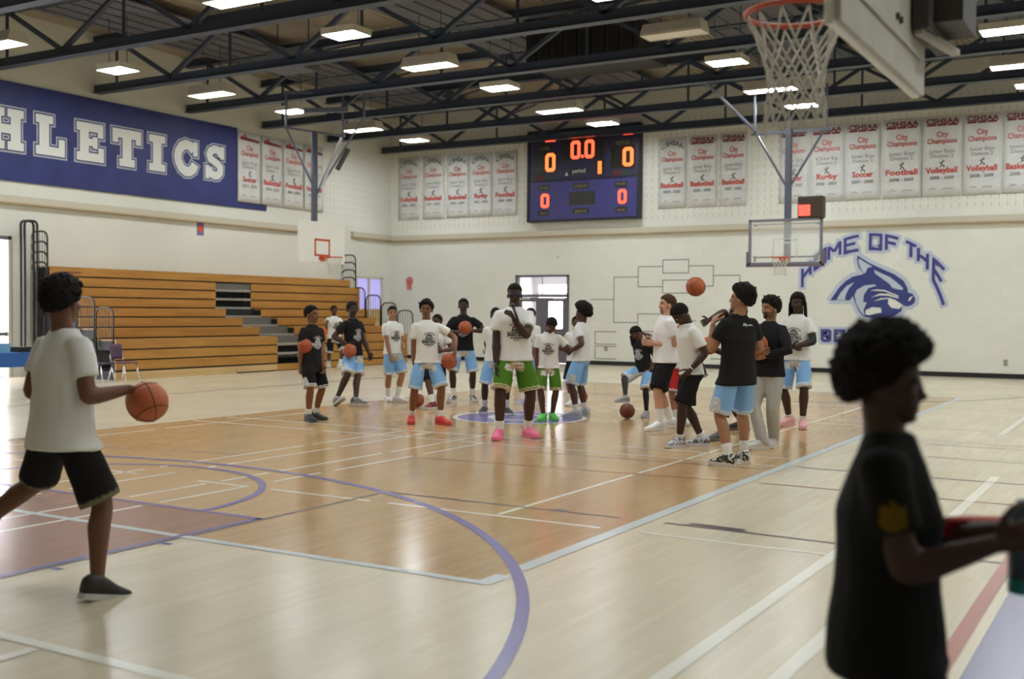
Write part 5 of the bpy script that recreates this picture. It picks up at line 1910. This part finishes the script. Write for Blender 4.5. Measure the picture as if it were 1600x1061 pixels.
    if J['watch'] is not None:
        sh_, el, wr = arms[J['watch']]
        d = (wr - el).normalized()
        u = d.orthogonal().normalized()
        v = d.cross(u)
        q = BM()
        c_ = el.lerp(wr, .93)
        tube(q, [c_ + (u * math.cos(2 * PI * k / 16) + v * math.sin(2 * PI * k / 16)) * .032 * s for k in range(16)], .009 * s, 6, closed=True)
        build('wristwatch', q, M_chrome, root, True)
    if J['glasses']:
        q = BM()
        for sg in (-1, 1):
            ell(q, HM, (sg * .033, .090, .108), (.029, .006, .019), 10)
            bar(q, HM @ V3(sg * .06, .085, .112), HM @ V3(sg * .08, -.01, .112), .006 * s)
        bar(q, HM @ V3(-.01, .094, .113), HM @ V3(.01, .094, .113), .006 * s)
        build('sunglasses', q, M_lens, root, True)
def ball(name_loc, r, label, M=None, rot=(0.4, 0.3, 0.2)):
    o = empty('basketball', name_loc, 0, label, 'basketball', 'basketballs on the court')
    o.rotation_euler = rot
    q = BM()
    bmesh.ops.create_uvsphere(q, u_segments=32, v_segments=20, radius=r)
    build('ball_skin', q, M or M_ball, o, True)
    q = BM()
    rr = r * 1.0005
    t_ = r * .022
    circ = lambda f: [f(2 * PI * k / 40) for k in range(40)]
    tube(q, circ(lambda a: (rr * math.cos(a), rr * math.sin(a), 0)), t_, 5, closed=True)
    tube(q, circ(lambda a: (rr * math.cos(a), 0, rr * math.sin(a))), t_, 5, closed=True)
    for sg in (-1, 1):
        tube(q, circ(lambda a: (sg * rr * (.62 + .0 * math.cos(a)) * 1.0, rr * .7846 * math.cos(a), rr * .7846 * math.sin(a))), t_, 5, closed=True)
    build('seam', q, M_seam, o, True)
    return o

def training_cone(c):
    o = empty('training_cone', c, 0, 'small bright orange training cone in the hand of the jogging boy', 'cone')
    o.rotation_euler = (0.5, 0.9, 0)
    q = BM()
    tube(q, [(0, 0, -.12), (0, 0, .12)], [.085, .02], 14)
    build('cone_body', q, M_cone, o, True)
    q = BM()
    box(q, (-.10, -.10, -.135), (.10, .10, -.12))
    build('base', q, M_cone, o)
def microphone(a, c):
    a, c = V3(*a), V3(*c)
    o = empty('microphone', a, 0, 'black hand microphone held up to the mouth of the tall man', 'microphone')
    d = c - a
    q = BM()
    tube(q, [-d * .45, V3(0, 0, 0), d * .72], [.017, .019, .022], 10)
    build('handle', q, M_mic, o, True)
    q = BM()
    bmesh.ops.create_uvsphere(q, u_segments=14, v_segments=10, radius=.031, matrix=Matrix.Translation(d * .82))
    build('grille_head', q, M_mic, o, True)
def phone(a, c):
    a, c = V3(*a), V3(*c)
    o = empty('phone', a, 0, 'small dark phone in the hands of the man with the goatee', 'phone')
    q = BM()
    bar(q, -(c - a) * .6, (c - a) * .6, .012, .075)
    build('phone_body', q, M_mic, o)
    q = BM()
    bar(q, -(c - a) * .5, (c - a) * .5, .0135, .065)
    build('screen', q, M_sb_win, o)

def bottle_and_bib(c, e):
    o = empty('water_bottle', c, 0.4, 'grey blue bottle with teal base held by the boy close to the camera', 'bottle')
    q = BM()
    tube(q, [(0, 0, -.06), (0, 0, .10), (0, 0, .13), (0, 0, .15)], [.036, .036, .026, .015], 16)
    build('bottle_body', q, M_greyblue, o, True)
    q = BM()
    tube(q, [(0, 0, -.10), (0, 0, -.058)], [.036, .0375], 16)
    build('teal_base', q, M_teal, o, True)
    o = empty('red_bib', e, cam_yaw_ + .1, 'folded red training bib held behind the forearm of the boy close to the camera', 'bib')
    q = BM()
    for k, dz in enumerate((-.018, -.006, .006, .018)):
        loft(q, [(V3(-.12 + .01 * k, 0, dz), V3(0, .03, 0), V3(0, 0, .006)), (V3(0, .004 * (k - 1), dz), V3(0, .036, 0), V3(0, 0, .0065)), (V3(.13 - .008 * k, 0, dz), V3(0, .03, 0), V3(0, 0, .006))], 10)
    build('cloth', q, M_redcloth, o, True)
cam_yaw_ = yaw


# ------------------------------------------------------------------ who stands where
make_person((-11.092, 12.818), -1.6952, 1.733, 'boy in black shirt with a ball tucked under his arm, furthest left of the group', skin=SK_BROWN, shirt=(0.016, 0.015, 0.016), shorts=(0.012, 0.011, 0.012), pr='chest', shoes=(0.02, 0.02, 0.02), sole=(0.05, 0.05, 0.05), hair='short', shirt_len=0.13, head=(0, -15, 0), headk=1.08, toe=(15, -10), elbow=((1, -0.6, -0.2), None), sock_h=0.12, feet=((0.164, 0.111, 0.0), (-0.106, -0.032, 0.0)), hands=((0.208, -0.026, 0.829), (-0.058, 0.187, 0.751)))
ball((-11.081, 12.656, 1.137), 0.121, 'orange ball under the arm of the boy in black', rot=(0.00, 0.00, 1.00))
make_person((-19.760, 23.786), -2.0121, 1.867, 'boy in white shirt and black shorts jogging in front of the bleachers', skin=SK_DARK, shirt=(0.74, 0.74, 0.72), shorts=(0.012, 0.011, 0.012), pr='chest', shoes=(0.7, 0.7, 0.7), hair='short', drop=0.05, feet=((-0.229, -0.917, 0.06), (-0.3, -0.309, 0.05)), hands=((0.324, 0.07, 1.152), (-0.16, 0.185, 0.941)))
training_cone((-19.868, 23.449, 1.152))
make_person((-12.493, 15.394), -1.5872, 1.924, 'tall player in black shirt and light blue shorts stepping right, ball at his hip', skin=SK_DEEP, shirt=(0.016, 0.015, 0.016), pr='chest', shoes=((0.1, 0.1, 0.11), (0.35, 0.35, 0.36), 20), sole=(0.5, 0.5, 0.5), sock=False, hair='short', head=(0, 25, 0), foot_pitch=(-25, 0), elbow=((0.6, -1, 0), None), feet=((0.389, 0.081, 0.03), (0.222, 0.374, 0.0)), hands=((0.178, 0.13, 1.076), (-0.158, 0.375, 0.87)), pelvis=(-0.055, 0.066, 0.922))
ball((-12.262, 15.156, 0.968), 0.121, 'orange ball held low by the tall player in black', rot=(0.00, 2.00, 0.00))
make_person((-12.278, 16.427), -1.8889, 1.777, 'slim player in white shirt and blue shorts facing right beside the bleacher rails', skin=SK_TAN, shirt=(0.74, 0.74, 0.72), pr='chest', shoes=(0.72, 0.72, 0.74), hair='short', head=(0, 30, 0), sock_h=0.2, feet=((0.076, -0.055, 0.0), (0.008, 0.174, 0.0)), hands=((0.17, 0.174, 0.849), (-0.088, 0.232, 0.976)))
make_person((-10.765, 15.665), -2.9758, 1.707, 'player in white shirt mostly hidden behind the one in red shoes', skin=SK_DARK, shirt=(0.74, 0.74, 0.72), shorts=(0.012, 0.011, 0.012), floral=False, trim=None, shoes=((0.45, 0.03, 0.035), (0.03, 0.02, 0.02), 20), sole=(0.6, 0.6, 0.6), hair='short', feet=((0.005, 0.143, 0.0), (0.17, -0.498, 0.0)), hands=((-0.063, 0.125, 1.061), (-0.136, 0.047, 0.995)))
ball((-11.182, 15.682, 0.121), 0.121, 'orange ball on the floor behind the red shoes', rot=(1.00, 0.00, 0.00))
make_person((-9.401, 13.415), -2.2162, 1.850, 'player in white shirt, blue shorts and bright red shoes resting a hand on a ball', skin=SK_BROWN, shirt=(0.74, 0.74, 0.72), pr='chest', shoes=(0.62, 0.045, 0.03), sole=(0.55, 0.05, 0.04), hair='twists', head=(0, 25, 0), elbow=(None, (-1, -0.5, 0)), fdir=(None, (0.1, 0.1, -1)), sock_h=0.12, feet=((0.178, -0.158, 0.0), (-0.168, 0.153, 0.0)), hands=((0.193, 0.0, 0.818), (-0.355, 0.252, 1.116)))
ball((-9.071, 13.524, 0.935), 0.121, 'orange ball held at the hip of the player in red shoes', rot=(0.00, 0.00, 0.00))
make_person((-11.155, 17.063), -2.6324, 1.928, 'smiling player in black shirt and blue shorts holding a ball at his chest', skin=SK_DEEP, shirt=(0.016, 0.015, 0.016), pr='chest', shoes=((0.03, 0.03, 0.03), (0.55, 0.55, 0.55), 18), sole=(0.65, 0.65, 0.65), hair='short', elbow=((1, -0.3, -0.4), (-1, -0.3, -0.4)), fdir=((-0.4, 1, 0.3), (0.4, 1, 0.3)), sock_h=0.16, feet=((0.164, 0.02, 0.0), (-0.179, -0.17, 0.0)), hands=((0.063, 0.225, 1.291), (-0.205, 0.206, 1.316)))
ball((-10.950, 16.839, 1.375), 0.121, 'orange ball in front of the chest of the smiling player in black', rot=(1.00, 2.00, 1.00))
make_person((-9.375, 15.331), -2.5055, 1.753, 'player hidden behind the tall man, only legs and black and white shoes in view', skin=SK_DEEP, shirt=(0.74, 0.74, 0.72), shoes=(0.03, 0.03, 0.035), sole=(0.62, 0.62, 0.62), hair='short', feet=((0.169, -0.117, 0.0), (-0.167, 0.116, 0.0)), hands=((0.036, 0.097, 0.911), (-0.098, 0.109, 0.912)))
make_person((-9.802, 17.171), -3.0592, 1.757, 'player in white shirt and blue shorts between the tall man and the boy looking down', skin=SK_BROWN, shirt=(0.74, 0.74, 0.72), pr='chest', shoes=(0.35, 0.33, 0.55), sole=(0.7, 0.7, 0.72), hair='short', sock_mat=M_sock, feet=((0.049, 0.03, 0.0), (-0.011, -0.168, 0.0)), hands=((0.025, 0.233, 1.015), (-0.098, 0.065, 0.842)))
ball((-9.779, 16.932, 0.982), 0.121, 'orange ball peeking out behind the tall man in green shorts', rot=(2.00, 2.00, 0.00))
make_person((-7.367, 12.488), -2.4690, 2.068, 'very tall man in white shirt, green shorts and pink shoes speaking into a microphone', skin=SK_DEEP, shirt=(0.74, 0.74, 0.72), shorts=(0.075, 0.19, 0.018), trim=(0.62, 0.52, 0.36), pr='chest', shoes=(0.86, 0.16, 0.3), sole=(0.86, 0.22, 0.35), hair='fade', build_=1.18, head=(4, 8, 0), headk=0.94, elbow=(None, (-0.3, 0.1, -1)), fdir=(None, (0.45, 0.15, 0.9)), curl=(0.35, 1.0), glasses=True, short_k=0.88, loose=0.97, sock_h=0.13, feet=((0.186, 0.061, 0.0), (-0.225, -0.134, 0.0)), hands=((0.249, 0.106, 0.873), (0.032, 0.258, 1.567)))
microphone((-7.182, 12.248, 1.608), (-7.274, 12.287, 1.773))
make_person((-8.204, 14.974), -2.6404, 1.630, 'boy in white shirt and green shorts looking down, hand on his hip', skin=SK_DARK, shirt=(0.74, 0.74, 0.72), shorts=(0.075, 0.19, 0.018), trim=(0.62, 0.52, 0.36), pr='chest', shoes=(0.1, 0.55, 0.08), sole=(0.16, 0.62, 0.1), hair='short', head=(48, -18, -8), elbow=(None, (-1, -0.25, 0)), lean=(6, 0), sock=False, headk=1.03, feet=((0.069, 0.11, 0.0), (-0.069, -0.008, 0.0)), hands=((0.183, 0.08, 0.657), (-0.099, 0.08, 1.123)))
make_person((-9.146, 17.646), -2.8380, 1.614, 'player half hidden behind the afro player, facing the group', skin=SK_DARK, shirt=(0.74, 0.74, 0.72), shorts=(0.012, 0.011, 0.012), floral=False, trim=None, shoes=(0.7, 0.7, 0.7), hair='short', feet=((0.009, 0.147, 0.0), (-0.099, -0.033, 0.0)), hands=((0.082, 0.116, 1.016), (-0.077, 0.088, 0.845)))
ball((-9.226, 18.107, 0.121), 0.121, 'orange ball on the floor between the ankles of the afro player', rot=(2.00, 0.00, 0.00))
make_person((-7.972, 15.649), 1.6580, 1.805, 'player with a round afro, white shirt and blue shorts, turned away to the left', skin=SK_DARK, shirt=(0.74, 0.74, 0.72), shoes=(0.42, 0.46, 0.48), sole=(0.5, 0.54, 0.56), hair='afro', sock_h=0.13, elbow=((0.6, -1, -0.3), (-0.6, -1, -0.3)), feet=((0.235, 0.029, 0.0), (-0.136, 0.021, 0.0)), hands=((-0.015, 0.169, 1.085), (-0.135, 0.119, 1.059)))
make_person((-7.254, 16.424), 2.8943, 1.520, 'boy in black shirt and leggings resting one foot on a brown ball', skin=SK_DARK, shirt=(0.016, 0.015, 0.016), pr='chest', leggings=(0.015, 0.014, 0.016), shoes=(0.3, 0.29, 0.3), sole=(0.42, 0.44, 0.55), hair='short', lean=(4, 6), head=(42, 25, 15), sock=False, elbow=((0.9, 0.5, 0.8), None), headk=1.04, feet=((-0.032, 0.486, 0.245), (-0.178, 0.128, 0.0)), hands=((0.017, -0.05, 1.323), (-0.152, 0.008, 0.762)), pelvis=(-0.01, -0.008, 0.756))
ball((-7.276, 15.880, 0.121), 0.121, "brown ball on the floor under the boy's foot", M=M_ball_dark, rot=(2.00, 0.00, 0.00))
make_person((-6.208, 15.417), -2.8461, 1.707, 'player in red shorts holding a ball, hidden between the two men in white', skin=SK_TAN, shirt=(0.74, 0.74, 0.72), shorts=(0.55, 0.03, 0.035), floral=False, trim=(0.74, 0.74, 0.74), shoes=(0.6, 0.6, 0.6), hair='short', feet=((0.055, 0.018, 0.0), (-0.083, -0.027, 0.0)), hands=((0.108, 0.21, 1.3), (-0.096, 0.192, 1.255)))
ball((-6.136, 15.101, 1.359), 0.123, 'orange ball held between the two men in white shirts', rot=(2.00, 0.00, 0.00))
make_person((-6.148, 14.690), 2.2813, 1.958, 'man with a brown goatee in white shirt and black shorts looking left, phone in hand', skin=SK_LIGHT, shirt=(0.8, 0.79, 0.78), shorts=(0.012, 0.011, 0.012), floral=False, trim=None, shoes=(0.76, 0.76, 0.76), sole=(0.72, 0.72, 0.72), hair='short', hair_mat=M_hair_brown, beard=1, build_=1.1, elbow=((0.3, -1, -0.5), (-0.3, -1, -0.5)), fdir=((-0.2, 1, 0.15), (0.2, 1, 0.15)), loose=1.08, sock_h=0.2, feet=((0.248, -0.168, 0.0), (-0.159, 0.127, 0.0)), hands=((0.111, 0.179, 1.233), (-0.046, 0.181, 1.228)))
phone((-6.330, 14.527, 1.263), (-6.376, 14.541, 1.344))
make_person((-5.077, 12.955), 2.4330, 1.860, 'man in white shirt and black shorts looking down, wristwatch on his hanging arm', skin=SK_DEEP, shirt=(0.74, 0.74, 0.72), shorts=(0.012, 0.011, 0.012), floral=False, trim=None, shoes=((0.55, 0.55, 0.58), (0.1, 0.1, 0.13), 22), sole=(0.62, 0.62, 0.64), hair='short', head=(50, 10, 0), lean=(7, 0), sock_h=0.08, headk=1.0, sleeve_len=0.7, watch=1, loose=0.95, feet=((0.02, -0.181, 0.0), (-0.024, 0.163, 0.0)), hands=((0.115, -0.21, 0.998), (-0.193, 0.106, 0.969)))
make_person((-5.013, 14.381), 2.3949, 2.052, 'player in grey shirt and dark shorts looking up to the left behind the striped shoes', skin=SK_DEEP, shirt=(0.2, 0.2, 0.2), shorts=(0.012, 0.011, 0.012), floral=False, trim=None, shoes=(0.03, 0.03, 0.035), sole=(0.12, 0.12, 0.12), sock_mat=M_sock, hair='short', head=(-8, 0, 0), feet=((0.719, -0.523, 0.0), (-0.382, 0.351, 0.0)), hands=((0.161, 0.303, 1.574), (0.057, 0.321, 1.186)))
ball((-5.270, 14.101, 1.231), 0.121, 'orange ball at the belly of the player in grey', rot=(1.00, 0.00, 0.00))
make_person((-4.043, 11.631), 0.9978, 1.979, 'player with black shirt, light blue shorts and black and white shoes, seen from behind', skin=SK_TAN, shirt=(0.016, 0.015, 0.016), pr='back', shoes=((0.66, 0.65, 0.6), (0.03, 0.03, 0.03), 26), sole=(0.66, 0.64, 0.58), hair='mop', head=(-8, -38, 0), elbow=((0.7, -0.6, -0.4), (-0.1, -0.2, -1)), sock_h=0.14, shirt_len=0.09, loose=1.08, fdir=(None, (0.6, 0.3, 0.8)), feet=((0.204, 0.08, 0.0), (-0.122, -0.057, 0.0)), hands=((0.175, 0.218, 1.375), (-0.182, 0.167, 1.546)))
make_person((-4.218, 13.381), 2.7837, 1.904, 'bearded man in black long-sleeved top and pale grey sweatpants', skin=SK_TAN, shirt=(0.016, 0.015, 0.018), shorts=(0.46, 0.46, 0.43), pants=True, long_sleeves=(True, True), shoes=(0.62, 0.62, 0.6), hair='curly', beard=3, head=(2, 18, 0), elbow=((1, -0.3, -0.3), (-1, -0.3, -0.3)), fdir=((-1, 0.4, 0), (1, 0.5, -0.2)), loose=1.07, shirt_len=0.03, feet=((-0.041, 0.164, 0.0), (0.042, -0.167, 0.0)), hands=((-0.033, 0.228, 1.211), (-0.118, 0.212, 1.151)))
ball((-4.277, 13.111, 1.290), 0.121, 'orange ball at the side of the bearded man in sweatpants', rot=(2.00, 1.00, 0.00))
make_person((-4.655, 16.162), 3.0730, 1.990, 'player with shoulder length dreadlocks, white shirt and pink shoes', skin=SK_DEEP, shirt=(0.74, 0.74, 0.72), pr='chest', shoes=(0.74, 0.36, 0.38), sole=(0.78, 0.45, 0.46), hair='dreads', head=(6, -8, 0), elbow=((1, -0.4, -0.3), (-1, -0.4, -0.3)), fdir=((-1, 0.7, -0.3), (1, 0.7, -0.3)), arm_band=1, sock_h=0.08, loose=1.02, feet=((0.166, -0.104, 0.0), (-0.125, 0.131, 0.0)), hands=((-0.001, 0.234, 1.196), (-0.025, 0.246, 1.196)))
ball((-5.123, 13.205, 1.998), 0.123, 'orange ball in the air above the man looking down', rot=(1.00, 1.00, 1.00))
make_person((-5.511, 4.198), -0.0576, 1.863, 'player in white shirt and black shorts striding right past the camera with a ball', skin=(0.15, 0.066, 0.036), shirt=(0.74, 0.74, 0.72), shorts=(0.012, 0.011, 0.012), floral=False, trim=(0.16, 0.15, 0.09), shoes=(0.02, 0.02, 0.018), sole=(0.62, 0.62, 0.6), sock=False, hair='curly', lean=(2, 0), foot_pitch=(12, -55), elbow=((0.15, -0.5, -1), (0, 0, -1)), fdir=((-0.1, 1, -0.1), None), palms=((0, 0.2, -1), None), group='near players', toe=(4, -4), head=(0, -16, 0), loose=1.17, short_k=0.94, shirt_len=0.06, feet=((0.293, 0.014, 0.0), (-0.558, -0.219, 0.25)), hands=((0.288, 0.248, 1.19), (-0.226, 0.112, 1.105)), pelvis=(-0.007, -0.01, 0.948))
ball((-5.185, 4.526, 1.106), 0.122, "orange ball in front of the striding player's hand", rot=(2.00, 1.00, 0.00))
make_person((-0.632, 3.053), -1.4017, 1.600, 'boy in black shirt with an afro close to the camera, arm stretched right', skin=SK_DEEP, shirt=(0.01, 0.01, 0.009), shorts=(0.012, 0.011, 0.012), floral=False, trim=None, shoes=(0.02, 0.02, 0.02), hair='bigafro', build_=1.0, group='near players', elbow=((0.2, -0.6, -1), (-0.2, -0.6, -1)), headk=0.96, curl=(0.75, 0.8), loose=1.2, head=(4, 0, 0), mark=(0, 0.04, (0.14, 0.09, 0.008)), shirt_len=0.1, hands=((0.141, 0.259, 1.087), (-0.112, 0.339, 1.087)))
bottle_and_bib((-0.318, 3.220, 1.014), (-0.448, 3.255, 1.073))
finish_people()
